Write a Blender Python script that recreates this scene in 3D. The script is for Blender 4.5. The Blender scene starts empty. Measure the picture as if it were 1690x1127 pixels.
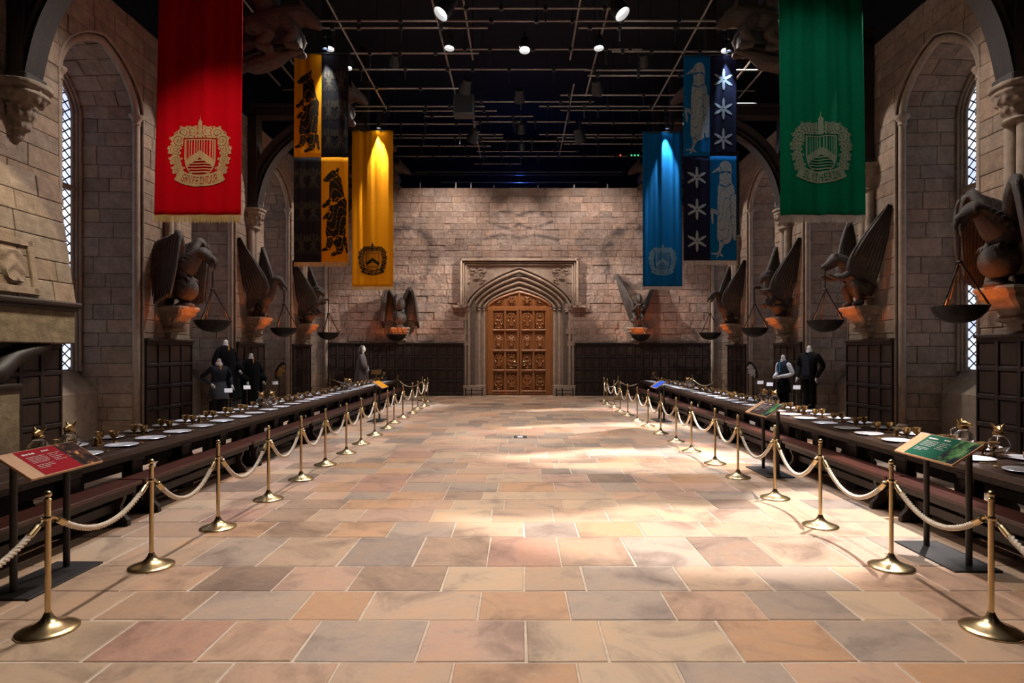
import bpy, bmesh, math, random
from math import sin, cos, pi, sqrt, atan2, exp
from mathutils import Vector, Matrix

scene = bpy.context.scene
COL = scene.collection
RND = random.Random(7)

# ------------------------------------------------------------------ camera
H, F, VX, VY = 1.9, 1000.0, 857.0, 582.0          # eye height, focal length in px, vanishing point in the 1690x1127 frame
cam_d = bpy.data.cameras.new('camera'); cam = bpy.data.objects.new('camera', cam_d); COL.objects.link(cam)
cam.location = (0, 0, H); cam.rotation_euler = (pi / 2, 0, 0)
cam_d.sensor_width = 36; cam_d.lens = 36 * F / 1690
cam_d.shift_x = -(VX - 845) / 1690; cam_d.shift_y = (VY - 563.5) / 1690
cam_d.clip_end = 200
scene.camera = cam

# ------------------------------------------------------------------ world, exposure
w = bpy.data.worlds.new('world'); scene.world = w; w.use_nodes = True
w.node_tree.nodes['Background'].inputs[0].default_value = (0.10, 0.085, 0.09, 1)
w.node_tree.nodes['Background'].inputs[1].default_value = 0.02
vs = scene.view_settings
vs.view_transform = 'Standard'; vs.look = 'None'; vs.gamma = 1; vs.use_curve_mapping = False
vs.exposure = 0.97

# hall dimensions (metres): x across, y away from the camera, z up
XW, YB, ZT = 8.4, 26.75, 9.17                       # side wall faces, back wall face, wall top
PIERS = [(9.15, 11.05), (13.55, 15.45), (17.95, 19.85), (22.35, 24.25)]
BAYS = [(11.05, 13.55), (15.45, 17.95), (19.85, 22.35), (24.25, 26.75)]

# ------------------------------------------------------------------ lights of the rig
def spot(name, loc, target, power, color, angle, blend=0.6, radius=0.12):
    d = bpy.data.lights.new(name, 'SPOT'); d.energy = power; d.color = color
    d.spot_size = math.radians(angle); d.spot_blend = blend; d.shadow_soft_size = radius
    o = bpy.data.objects.new(name, d); COL.objects.link(o); o.location = loc
    o.rotation_euler = (Vector(target) - Vector(loc)).to_track_quat('-Z', 'Y').to_euler()
    return o
def point(name, loc, power, color, radius=0.05):
    d = bpy.data.lights.new(name, 'POINT'); d.energy = power; d.color = color; d.shadow_soft_size = radius
    o = bpy.data.objects.new(name, d); COL.objects.link(o); o.location = loc
    return o
WARM = (1.0, 0.89, 0.805); NEUT = (1.0, 0.94, 0.90); COOL = (0.86, 0.90, 1.0)
# broad washes hung in the grid above the aisle, the tables and the end wall
for k, yy in enumerate((8.2, 12.6, 17.0, 21.4)):
    for s in (-1, 1):
        spot('aisle_wash', (s * 2.6, yy + 3.0, 10.2), (s * 1.3, yy - 1.2, 0), (740 if s < 0 else 640) * (1, 1.2, 1.0, .8)[k], WARM, 60, .8, .15)
        spot('table_wash', (s * 4.4, yy + 3.6, 10.0), (s * 5.15, yy + .3, .7), 1100, COOL, 34, .7, .08)
        spot('wall_wash', (s * 4.2, yy + 3.4, 10.2), (s * 8.4, yy + .9, 4.4), 880, WARM, 60, .9, .2)
for yy, pw in ((10.35, 8000), (14.75, 7200), (19.2, 5600)):        # high on the right, above the hammerbeams, which throw bands of shade
    spot('side_key', (7.6, yy, 12.9), (2.9, yy - 1.6, 0), pw, NEUT, 30, .25, .05)
for s in (-1, 1):
    spot('end_wall_wash', (s * 2.6, 23.6, 10.5), (s * 3.4, 26.75, 5.2), 760, WARM, 90, .9, .12)
spot('door_key', (0.2, 21.5, 10.3), (0, 26.9, 3.0), 800, WARM, 34, .8, .10)
spot('arch_key', (0.2, 23.0, 10.4), (0, 26.75, 6.9), 700, WARM, 42, 1.0, .10)
spot('fireplace_key', (-4.4, 7.6, 9.0), (-8.2, 9.6, 3.4), 900, (1.0, .90, .58), 24, .25, .08)
point('blue_work_light', (0, 30.8, 10.2), 60, (.05, .15, 1.0), .1)
for s in (-1, 1):
    spot('foreground_wash', (s * 2.4, 7.4, 10.2), (s * 1.0, 3.9, 0), 900 if s < 0 else 980, WARM, 58, .9, .12)
    spot('end_statue_key', (-s * 4.4, 22.8, 9.8), (s * 5.2, 26.4, 3.9), 4200, WARM, 20, .6, .05)
spot('aisle_centre', (0, 16.6, 10.3), (0, 13.6, 0), 1100, NEUT, 24, .9, .1)
for s in (-1, 1):
    spot('costume_key', (s * 5.6, 12.6, 10.0), (s * 7.4, 16.0, 1.0), 460, NEUT, 24, .8, .1)


# ------------------------------------------------------------------ small helpers
def lin(c):
    c = c / 255.0
    return c / 12.92 if c <= 0.04045 else ((c + 0.055) / 1.055) ** 2.4
def rgb(r, g, b): return (lin(r), lin(g), lin(b), 1.0)
def px(x, y, Y): return Vector(((x - VX) * Y / F, Y, H - (y - VY) * Y / F))
def proj(p):
    Y = max(p[1], 0.3)
    return (VX + p[0] * F / Y, VY - (p[2] - H) * F / Y)
def proj_area(pts):
    q = [proj(p) for p in pts]; a = 0
    for i in range(len(q)):
        x0, y0 = q[i]; x1, y1 = q[(i + 1) % len(q)]; a += x0 * y1 - x1 * y0
    inside = any(-20 < x < 1710 and -20 < y < 1147 for x, y in q)
    return abs(a) / 2 if inside else abs(a) * 1e-6
def lerp(a, b, t): return a + (b - a) * t
def sstep(a, b, t):
    t = min(1, max(0, (t - a) / (b - a))); return t * t * (3 - 2 * t)
ORD = ['first', 'second', 'third', 'fourth', 'fifth', 'sixth', 'seventh', 'eighth', 'ninth', 'tenth', 'eleventh', 'twelfth',
       'thirteenth', 'fourteenth', 'fifteenth', 'sixteenth', 'seventeenth', 'eighteenth', 'nineteenth', 'twentieth'] + \
      ['twenty-' + k for k in ('first', 'second', 'third', 'fourth', 'fifth', 'sixth', 'seventh', 'eighth', 'ninth')] + ['thirtieth', 'thirty-first', 'thirty-second']

TINTED = {'wall_stone', 'back_stone', 'trim_stone', 'mortar', 'flag'}
class MB:
    """collects shapes; build() links them as ONE mesh object"""
    def __init__(s): s.v = []; s.f = []; s.c = []
    def add(s, vs_, fs, col=None):
        n = len(s.v); s.v.extend([tuple(p) for p in vs_])
        for f in fs: s.f.append([i + n for i in f]); s.c.append(col)
        return s
    def box(s, x0, x1, y0, y1, z0, z1, bev=0.0, M=None, col=None):
        if bev <= 0:
            v = [(x, y, z) for z in (z0, z1) for x, y in ((x0, y0), (x1, y0), (x1, y1), (x0, y1))]
            f = [(3, 2, 1, 0), (4, 5, 6, 7), (0, 1, 5, 4), (1, 2, 6, 5), (2, 3, 7, 6), (3, 0, 4, 7)]
        else:
            b = min(bev, (x1 - x0) * .45, (y1 - y0) * .45, (z1 - z0) * .45)
            v = []; ring = lambda e, z: [(x0 + e, y0 + b, z), (x0 + b, y0 + e, z), (x1 - b, y0 + e, z), (x1 - e, y0 + b, z),
                                         (x1 - e, y1 - b, z), (x1 - b, y1 - e, z), (x0 + b, y1 - e, z), (x0 + e, y1 - b, z)]
            v = ring(b, z0) + ring(0, z0 + b) + ring(0, z1 - b) + ring(b, z1)
            f = [tuple(range(7, -1, -1)), tuple(range(24, 32))]
            for r in range(3):
                for i in range(8):
                    a = r * 8 + i; c_ = r * 8 + (i + 1) % 8; f.append((a, c_, c_ + 8, a + 8))
        if M is not None: v = [M @ Vector(p) for p in v]
        return s.add(v, f, col)
    def grid(s, fn, nu, nv, wu=False, wv=False, col=None):
        U = nu if wu else nu + 1; V = nv if wv else nv + 1
        v = [fn(i / nu, j / nv) for j in range(V) for i in range(U)]; f = []
        for j in range(nv):
            for i in range(nu):
                a = j * U + i; b = j * U + (i + 1) % U; c_ = ((j + 1) % V) * U + (i + 1) % U; d = ((j + 1) % V) * U + i
                f.append((a, b, c_, d))
        return s.add(v, f, col)
    def rings(s, rs, caps=True, col=None):
        n = len(rs[0]); v = [p for r in rs for p in r]; f = []
        for j in range(len(rs) - 1):
            for i in range(n):
                a = j * n + i; b = j * n + (i + 1) % n; f.append((a, b, b + n, a + n))
        if caps: f.append(tuple(range(n - 1, -1, -1))); f.append(tuple(range(len(v) - n, len(v))))
        return s.add(v, f, col)
    def lathe(s, prof, n=16, o=(0, 0, 0), M=None, a0=0.0, caps=True, col=None):
        rs = []
        for r, z in prof:
            q = [Vector((o[0] + r * cos(a0 + 2 * pi * i / n), o[1] + r * sin(a0 + 2 * pi * i / n), o[2] + z)) for i in range(n)]
            if M is not None: q = [M @ p for p in q]
            rs.append(q)
        return s.rings(rs, caps, col)
    def tube(s, path, rad, n=8, caps=True, lobes=0, lobe_amp=0.0, pitch=1.0, col=None, flat=1.0):
        path = [Vector(p) for p in path]; m = len(path)
        if not hasattr(rad, '__len__'): rad = [rad] * m
        T = [(path[min(i + 1, m - 1)] - path[max(i - 1, 0)]).normalized() for i in range(m)]
        up = Vector((0, 0, 1)) if abs(T[0].z) < .9 else Vector((1, 0, 0))
        N = (up - T[0] * up.dot(T[0])).normalized(); rs = []; L = 0
        for i in range(m):
            N = (N - T[i] * N.dot(T[i])).normalized(); B = T[i].cross(N)
            if i: L += (path[i] - path[i - 1]).length
            q = []
            for k in range(n):
                a = 2 * pi * k / n; r = rad[i]
                if lobes: r *= 1 + lobe_amp * cos(lobes * (a - 2 * pi * L / pitch))
                q.append(path[i] + N * (r * cos(a)) + B * (r * sin(a) * flat))
            rs.append(q)
        return s.rings(rs, caps, col)
    def sphere(s, c, r, nu=12, nv=8, M=None, col=None):
        r = r if hasattr(r, '__len__') else (r, r, r); rs = []
        for j in range(nv + 1):
            t = -pi / 2 + pi * j / nv; t = max(-pi / 2 + .02, min(pi / 2 - .02, t))
            q = []
            for i in range(nu):
                p = Vector((r[0] * cos(t) * cos(2 * pi * i / nu), r[1] * cos(t) * sin(2 * pi * i / nu), r[2] * sin(t)))
                if M is not None: p = M @ p
                q.append(Vector(c) + p)
            rs.append(q)
        return s.rings(rs, True, col)
    def prism(s, poly, fn, d0, d1, bev=0.0, col=None):
        """polygon (u, v) with front at depth d1, mapped by fn(u, v, depth)"""
        n = len(poly); cu = sum(p[0] for p in poly) / n; cv = sum(p[1] for p in poly) / n
        r0 = [fn(u, v_, d0) for u, v_ in poly]
        if bev > 0:
            r1 = [fn(u, v_, d1 - bev * .7) for u, v_ in poly]
            q = []
            for u, v_ in poly:
                du, dv = cu - u, cv - v_; l = max(1e-6, sqrt(du * du + dv * dv))
                q.append(fn(u + (bev if du > 0 else -bev) * min(1, abs(du) * 4 / l), v_ + (bev if dv > 0 else -bev) * min(1, abs(dv) * 4 / l), d1))
            return s.rings([r0, r1, q], True, col)
        return s.rings([r0, [fn(u, v_, d1) for u, v_ in poly]], True, col)
    def build(s, name, mat, parent=None, smooth=None, recalc=True, loc=None):
        me = bpy.data.meshes.new(name); me.from_pydata(s.v, [], s.f)
        if mat in TINTED or any(c is not None for c in s.c):
            at = me.color_attributes.new('tint', 'FLOAT_COLOR', 'CORNER'); arr = []
            for f, c in zip(s.f, s.c):
                c = c if c is not None else (1, 1, 1)
                c = (c, c, c) if not hasattr(c, '__len__') else c
                arr.extend([c[0], c[1], c[2], 1.0] * len(f))
            at.data.foreach_set('color', arr)
        if recalc:
            bm = bmesh.new(); bm.from_mesh(me); bmesh.ops.recalc_face_normals(bm, faces=bm.faces); bm.to_mesh(me); bm.free()
        if smooth is not None:
            me.polygons.foreach_set('use_smooth', [True] * len(me.polygons))
            if smooth < 180: me.set_sharp_from_angle(angle=math.radians(smooth))
        me.update()
        if mat is not None: me.materials.append(MAT[mat])
        o = bpy.data.objects.new(name, me); COL.objects.link(o)
        if parent is not None: o.parent = parent
        if loc is not None: o.location = loc
        return o

def empty(name, loc=(0, 0, 0), rz=0.0, parent=None):
    o = bpy.data.objects.new(name, None); COL.objects.link(o); o.location = loc; o.rotation_euler = (0, 0, rz)
    o.empty_display_size = .1
    if parent is not None: o.parent = parent
    return o
def tag(o, label=None, cat=None, group=None, kind=None):
    if label: o['label'] = label
    if cat: o['category'] = cat
    if group: o['group'] = group
    if kind: o['kind'] = kind
    return o
def inst(src, parent=None, loc=None, rz=None, name=None):
    """copy one object with its mesh shared"""
    c = src.copy(); COL.objects.link(c); c.parent = parent
    if loc is not None: c.location = loc
    if rz is not None: c.rotation_euler = (0, 0, rz)
    return c
def copy_tree(src, parent=None, loc=None, rz=None):
    c = inst(src, parent, loc, rz)
    for ch in list(src.children): copy_tree(ch, c)
    return c
def spline(pts, k=6):
    """Catmull-Rom through tuples of any length"""
    out = []; n = len(pts)
    for i in range(n - 1):
        p0, p1, p2, p3 = pts[max(i - 1, 0)], pts[i], pts[i + 1], pts[min(i + 2, n - 1)]
        for j in range(k):
            t = j / k
            out.append(tuple(.5 * (2 * b + (c - a) * t + (2 * a - 5 * b + 4 * c - d) * t * t + (3 * b - a - 3 * c + d) * t ** 3)
                             for a, b, c, d in zip(p0, p1, p2, p3)))
    out.append(tuple(pts[-1])); return out
def limb(mb, pts, k=5, n=10, flat=1.0):
    """tapering organic limb: pts are (x, y, z, radius)"""
    q = spline(pts, k); mb.tube([p[:3] for p in q], [max(.004, p[3]) for p in q], n, True, flat=flat)
    for p in (q[0], q[-1]): mb.sphere(p[:3], max(.004, p[3]), 8, 6)
    return mb

# ------------------------------------------------------------------ materials
MAT = {}
class NT:
    def __init__(s, name):
        m = bpy.data.materials.new(name); m.use_nodes = True; MAT[name] = m
        s.m = m; s.t = m.node_tree; s.n = s.t.nodes; s.l = s.t.links
        s.b = s.n['Principled BSDF']; s.tc = s.n.new('ShaderNodeTexCoord')
    def new(s, t, **kw):
        n = s.n.new(t)
        for k, v in kw.items(): setattr(n, k, v)
        return n
    def link(s, a, b): s.l.new(a, b)
    def math(s, op, a, b=None, clamp=False):
        n = s.new('ShaderNodeMath', operation=op, use_clamp=clamp)
        for i, x in enumerate((a, b)):
            if x is None: continue
            if isinstance(x, (int, float)): n.inputs[i].default_value = x
            else: s.link(x, n.inputs[i])
        return n.outputs[0]
    def noise(s, scale, detail=5, rough=.6, vec=None, stretch=None, dist=0):
        n = s.new('ShaderNodeTexNoise'); n.inputs['Scale'].default_value = scale; n.inputs['Detail'].default_value = detail
        n.inputs['Roughness'].default_value = rough; n.inputs['Distortion'].default_value = dist
        v = vec or s.tc.outputs['Object']
        if stretch:
            mp = s.new('ShaderNodeMapping'); mp.inputs['Scale'].default_value = stretch; s.link(v, mp.inputs['Vector']); v = mp.outputs[0]
        s.link(v, n.inputs['Vector']); return n.outputs['Fac']
    def ramp(s, fac, stops):
        r = s.new('ShaderNodeValToRGB'); e = r.color_ramp.elements
        while len(e) < len(stops): e.new(.5)
        for k, (p, c) in enumerate(stops): e[k].position = p; e[k].color = c
        s.link(fac, r.inputs[0]); return r.outputs[0]
    def mix(s, fac, a, b, mode='MIX'):
        n = s.new('ShaderNodeMix', data_type='RGBA', blend_type=mode)
        for sock, x in ((n.inputs['Factor'], fac), (n.inputs['A'], a), (n.inputs['B'], b)):
            if isinstance(x, (int, float)): sock.default_value = x
            elif isinstance(x, tuple): sock.default_value = x
            else: s.link(x, sock)
        return n.outputs['Result']
    def attr(s, name='tint'):
        a = s.new('ShaderNodeAttribute', attribute_name=name)      # white where a mesh carries no tint
        return s.mix(a.outputs['Alpha'], (1, 1, 1, 1), a.outputs['Color'])
    def bump(s, h, strength, dist=.02):
        b = s.new('ShaderNodeBump'); b.inputs['Strength'].default_value = strength; b.inputs['Distance'].default_value = dist
        s.link(h, b.inputs['Height']); s.link(b.outputs[0], s.b.inputs['Normal']); return b
    def set(s, col=None, rough=None, metal=None, **kw):
        for k, v in (('Base Color', col), ('Roughness', rough), ('Metallic', metal)):
            if v is None: continue
            if isinstance(v, (int, float, tuple)): s.b.inputs[k].default_value = v
            else: s.link(v, s.b.inputs[k])
        for k, v in kw.items(): s.b.inputs[k.replace('_', ' ')].default_value = v
        return s

def simple(name, c1, c2=None, scale=6, rough=.6, metal=0.0, bump=0.0, bscale=None, stretch=None, tint=False, rand=0.0, **kw):
    t = NT(name); col = c1
    if c2 is not None: col = t.ramp(t.noise(scale, 6, .6, stretch=stretch), [(.3, c1), (.7, c2)])
    if tint: col = t.mix(1.0, col, t.attr(), 'MULTIPLY')
    if rand:
        oi = t.new('ShaderNodeObjectInfo'); f = t.math('ADD', t.math('MULTIPLY', oi.outputs['Random'], rand), 1 - rand / 2)
        cb = t.new('ShaderNodeCombineColor')
        for i in range(3): t.link(f, cb.inputs[i])
        col = t.mix(1.0, col, cb.outputs[0], 'MULTIPLY')
    t.set(col, rough, metal, **kw)
    if bump: t.bump(t.noise(bscale or scale * 4, 5, .6, stretch=stretch), bump)
    return t

def stone(name, c1, c2, c3, bump=.5, rough=.85, stain=False, tinted=True):
    t = NT(name)
    big = t.noise(.9, 4, .6); mid = t.noise(5, 8, .65); fine = t.noise(40, 4, .7)
    col = t.ramp(mid, [(.25, c1), (.55, c2), (.8, c3)])
    col = t.mix(t.math('MULTIPLY', t.math('SUBTRACT', big, .35, True), .9), col, c1)
    if tinted: col = t.mix(1.0, col, t.attr(), 'MULTIPLY')
    if stain:                                               # faded painted ornament on the end wall: two rings and wavy strokes
        sp = t.new('ShaderNodeSeparateXYZ'); t.link(t.tc.outputs['Object'], sp.inputs[0]); X, Z = sp.outputs[0], sp.outputs[2]
        AX = t.math('ABSOLUTE', X); nz = t.noise(2.2, 5, .65)
        def ring(cx, cz, r, wd):
            dx = t.math('SUBTRACT', AX, cx); dz = t.math('SUBTRACT', Z, cz)
            d = t.math('SQRT', t.math('ADD', t.math('MULTIPLY', dx, dx), t.math('MULTIPLY', dz, dz)))
            d = t.math('ABSOLUTE', t.math('SUBTRACT', d, r))
            return t.math('SUBTRACT', 1.0, t.math('DIVIDE', d, wd), True)
        def wave(cz, amp, k, x0, wd):
            zz = t.math('ADD', cz, t.math('MULTIPLY', t.math('SINE', t.math('MULTIPLY', AX, k)), amp))
            d = t.math('ABSOLUTE', t.math('SUBTRACT', Z, zz))
            a = t.math('SUBTRACT', 1.0, t.math('DIVIDE', d, wd), True)
            return t.math('MULTIPLY', a, t.math('LESS_THAN', AX, x0))
        s_ = ring(5.05, 6.15, 1.25, .34)
        for q in (t.math('MULTIPLY', ring(3.0, 6.85, .36, .24), .45), wave(7.95, .16, 2.6, 1.35, .13), wave(7.55, -.14, 2.9, 1.5, .12), wave(6.95, .12, 2.2, 1.75, .12)):
            s_ = t.math('MAXIMUM', s_, q)
        m_ = t.math('MULTIPLY', s_, t.math('MULTIPLY', t.math('SUBTRACT', nz, .33, True), 5.0), True)
        col = t.mix(t.math('MULTIPLY', m_, .85), col, rgb(66, 58, 57))
        rd = wave(6.3, .02, 2, 1.9, .28)
        col = t.mix(t.math('MULTIPLY', rd, .35), col, rgb(120, 84, 74))
    t.set(col, rough)
    vo = t.new('ShaderNodeTexVoronoi'); vo.inputs['Scale'].default_value = 7; t.link(t.tc.outputs['Object'], vo.inputs['Vector'])
    h = t.math('ADD', t.math('MULTIPLY', mid, 1.0), t.math('MULTIPLY', fine, .35))
    h = t.math('ADD', h, t.math('MULTIPLY', vo.outputs['Distance'], .5))
    t.bump(h, bump, .05); return t

stone('wall_stone', rgb(106, 88, 74), rgb(138, 118, 101), rgb(160, 141, 123), .6)
stone('back_stone', rgb(124, 102, 90), rgb(160, 136, 121), rgb(184, 162, 147), 1.0, stain=True)
stone('trim_stone', rgb(118, 104, 92), rgb(148, 132, 117), rgb(164, 149, 134), .25)
stone('mortar', rgb(74, 62, 52), rgb(92, 78, 67), rgb(104, 90, 78), .3)
stone('statue', rgb(38, 31, 28), rgb(58, 49, 44), rgb(82, 71, 64), .6, .6, tinted=False)
stone('corbel_stone', rgb(104, 91, 79), rgb(136, 121, 106), rgb(156, 141, 126), .45, tinted=False)
t = NT('flag')
ps = t.noise(1.4, 7, .62, dist=1.1); fn_ = t.noise(14, 6, .7, dist=.5); ex = t.noise(60, 3, .6)
v_ = t.ramp(ps, [(.30, rgb(176, 168, 166)), (.5, rgb(236, 231, 226)), (.72, rgb(255, 236, 214))])
c_ = t.mix(1.0, t.attr(), v_, 'MULTIPLY')
c_ = t.mix(t.math('MULTIPLY', t.math('SUBTRACT', fn_, .45, True), .55), c_, rgb(214, 186, 158))
c_ = t.mix(t.math('MULTIPLY', t.math('SUBTRACT', .42, fn_, True), .9), c_, rgb(96, 82, 74))
t.set(c_, t.math('ADD', .40, t.math('MULTIPLY', ps, .26))); t.bump(t.math('ADD', fn_, t.math('MULTIPLY', ex, .3)), .22, .02)
simple('grout', rgb(214, 198, 180), rgb(186, 168, 150), 9, .9)
simple('dark_wood', rgb(28, 19, 16), rgb(44, 31, 26), 3, .5, bump=.25, bscale=10, stretch=(6, 6, .7), rand=.3)
simple('panel_wood', rgb(34, 23, 19), rgb(54, 37, 30), 3, .45, bump=.2, bscale=10, stretch=(5, 5, .6), rand=.35)
simple('truss_wood', rgb(22, 17, 16), rgb(38, 30, 27), 3, .6, bump=.4, bscale=8, stretch=(3, 3, 1), rand=.2)
simple('table_wood', rgb(40, 26, 20), rgb(66, 44, 33), 3, .30, bump=.12, bscale=12, stretch=(9, .6, 9))
simple('bench_wood', rgb(58, 28, 21), rgb(86, 44, 32), 3, .32, bump=.12, bscale=12, stretch=(9, .6, 9), rand=.3)
simple('door_wood', rgb(108, 64, 34), rgb(152, 96, 54), 2.5, .30, bump=.12, bscale=9, stretch=(8, 8, .6), rand=.12)
simple('brass', rgb(218, 198, 156), rgb(198, 174, 128), 8, .27, 1.0)
simple('gold', rgb(196, 160, 104), rgb(146, 112, 70), 14, .34, .9)
simple('pewter', rgb(226, 224, 228), rgb(206, 204, 210), 5, .36, .45)
simple('rope', rgb(240, 228, 210), rgb(222, 206, 184), 30, .85, bump=.3, bscale=160)
simple('iron', rgb(26, 24, 24), rgb(42, 38, 36), 8, .5, .6, bump=.2, bscale=30)
simple('stand_metal', rgb(48, 46, 46), rgb(62, 59, 58), 10, .5, .3)
simple('rig_black', rgb(18, 18, 19), rgb(28, 28, 29), 6, .5)
simple('rig_pipe', rgb(160, 149, 138), rgb(124, 115, 106), 6, .45, .2)
simple('void', rgb(9, 9, 10), None, rough=.95)
simple('beast_wood', rgb(48, 34, 27), rgb(78, 56, 44), 5, .7, bump=.9, bscale=9, stretch=(1, 1, 3))
simple('lead', rgb(24, 23, 24), None, rough=.6)
simple('glass', rgb(255, 255, 255), None, rough=.02, Transmission_Weight=1.0, IOR=1.45)
simple('red_cloth', rgb(200, 0, 18), rgb(184, 0, 14), 40, .9, bump=.1, bscale=300, Specular_IOR_Level=.08)
simple('yellow_cloth', rgb(226, 148, 12), rgb(206, 130, 8), 40, .9, bump=.1, bscale=300, Specular_IOR_Level=.08)
simple('black_cloth', rgb(26, 24, 26), rgb(34, 31, 32), 40, .9, bump=.1, bscale=300, Specular_IOR_Level=.08)
simple('blue_cloth', rgb(2, 84, 130), rgb(0, 72, 116), 40, .9, bump=.1, bscale=300, Specular_IOR_Level=.08)
simple('navy_cloth', rgb(18, 18, 36), rgb(24, 24, 42), 40, .9, bump=.1, bscale=300, Specular_IOR_Level=.08)
simple('green_cloth', rgb(0, 104, 72), rgb(0, 90, 60), 40, .9, bump=.1, bscale=300, Specular_IOR_Level=.08)
simple('gold_print', rgb(206, 168, 118), rgb(182, 144, 96), 30, .9, Specular_IOR_Level=.1)
simple('silver_print', rgb(140, 146, 146), rgb(122, 130, 130), 30, .9, Specular_IOR_Level=.1)
simple('pale_print', rgb(96, 128, 140), rgb(84, 116, 130), 30, .9, Specular_IOR_Level=.1)
simple('sage_print', rgb(128, 142, 118), rgb(112, 128, 104), 30, .9, Specular_IOR_Level=.1)
simple('black_print', rgb(32, 26, 16), rgb(40, 32, 18), 30, .9, Specular_IOR_Level=.1)
simple('dim_print', rgb(66, 60, 48), rgb(56, 50, 40), 30, .9, Specular_IOR_Level=.1)
simple('gold_fringe', rgb(216, 178, 108), rgb(180, 142, 78), 40, .7)
simple('silver_fringe', rgb(178, 168, 156), rgb(150, 140, 130), 40, .7)
simple('light_wood', rgb(206, 160, 116), rgb(190, 142, 98), 3, .5, stretch=(1, 8, 8))
simple('sign_red', rgb(158, 14, 34), None, rough=.7, Specular_IOR_Level=.12)
simple('sign_green', rgb(6, 84, 62), None, rough=.7, Specular_IOR_Level=.12)
simple('sign_blue', rgb(22, 70, 170), None, rough=.7, Specular_IOR_Level=.12)
simple('sign_yellow', rgb(238, 160, 14), None, rough=.7, Specular_IOR_Level=.12)
simple('sign_brown', rgb(74, 50, 44), None, rough=.7, Specular_IOR_Level=.12)
simple('sign_white', rgb(230, 226, 222), None, rough=.7, Specular_IOR_Level=.12)
simple('card_white', rgb(224, 222, 226), None, rough=.5)
simple('skin_grey', rgb(206, 200, 198), None, rough=.5)
simple('shirt', rgb(226, 224, 228), rgb(206, 204, 210), 20, .8)
simple('knit', rgb(50, 54, 64), rgb(38, 42, 52), 60, .95, Specular_IOR_Level=.1, bump=.2, bscale=200)
simple('robe_black', rgb(7, 7, 9), rgb(13, 12, 15), 10, .95, Specular_IOR_Level=.1, bump=.15, bscale=60)
simple('suit', rgb(24, 25, 26), rgb(32, 33, 33), 50, .95, Specular_IOR_Level=.1)
simple('robe_grey', rgb(112, 102, 102), rgb(92, 84, 86), 10, .85, bump=.2, bscale=40)
simple('hair_grey', rgb(104, 98, 96), rgb(76, 70, 70), 30, .7)
simple('tie_gold', rgb(200, 140, 50), None, rough=.6)
simple('tie_blue', rgb(20, 120, 170), None, rough=.6)
simple('grey_skirt', rgb(62, 66, 76), rgb(52, 55, 64), 30, .85)
def picture(name, stops, scale):
    t = NT(name); t.set(t.ramp(t.noise(scale, 8, .55), stops), .7, Specular_IOR_Level=.12)
picture('photo_dark', [(.40, rgb(24, 14, 16)), (.52, rgb(60, 34, 30)), (.60, rgb(120, 74, 46)), (.68, rgb(226, 170, 110))], 13)
picture('photo_green', [(.36, rgb(16, 20, 30)), (.47, rgb(30, 40, 44)), (.54, rgb(70, 120, 66)), (.64, rgb(120, 160, 110)), (.70, rgb(226, 200, 190))], 6)
def emit(name, col, strength):
    t = NT(name); t.set(rgb(0, 0, 0)); t.b.inputs['Emission Color'].default_value = col; t.b.inputs['Emission Strength'].default_value = strength
emit('lamp_white', (1, .97, .95, 1), 9.0)
emit('lamp_blue', (.35, .5, 1, 1), 9.0)
emit('lamp_ember', (1, .25, .03, 1), 6.0)
emit('led_green', (.05, 1, .3, 1), 1.2); emit('led_red', (1, .1, .05, 1), 1.2); emit('led_blue', (.02, .12, 1, 1), 1.5)
t = NT('window_glass')                                       # daylight-lit leaded glass
g_ = t.ramp(t.noise(1.3, 2, .5), [(.35, (.62, .70, 1, 1)), (.6, (.85, .90, 1, 1)), (.75, (.95, .86, .72, 1))])
t.set(rgb(40, 44, 52), .2); t.link(g_, t.b.inputs['Emission Color']); t.b.inputs['Emission Strength'].default_value = .62

# ================================================================== THE SETTING
def emit_pieces(parent, pieces, name, plural, mat, limit=300, smooth=None):
    """pieces: (MB, front points). The ones that show largest become parts, the rest one part of stuff."""
    pieces.sort(key=lambda p: -proj_area(p[1]))
    for mb, _ in pieces[:limit]: mb.build(name, mat, parent, smooth)
    if len(pieces) > limit:
        r = MB()
        for mb, _ in pieces[limit:]:
            n = len(r.v); r.v.extend(mb.v); r.f.extend([[i + n for i in f] for f in mb.f]); r.c.extend(mb.c)
        o = r.build(plural, mat, parent, smooth); o['kind'] = 'stuff'

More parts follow.
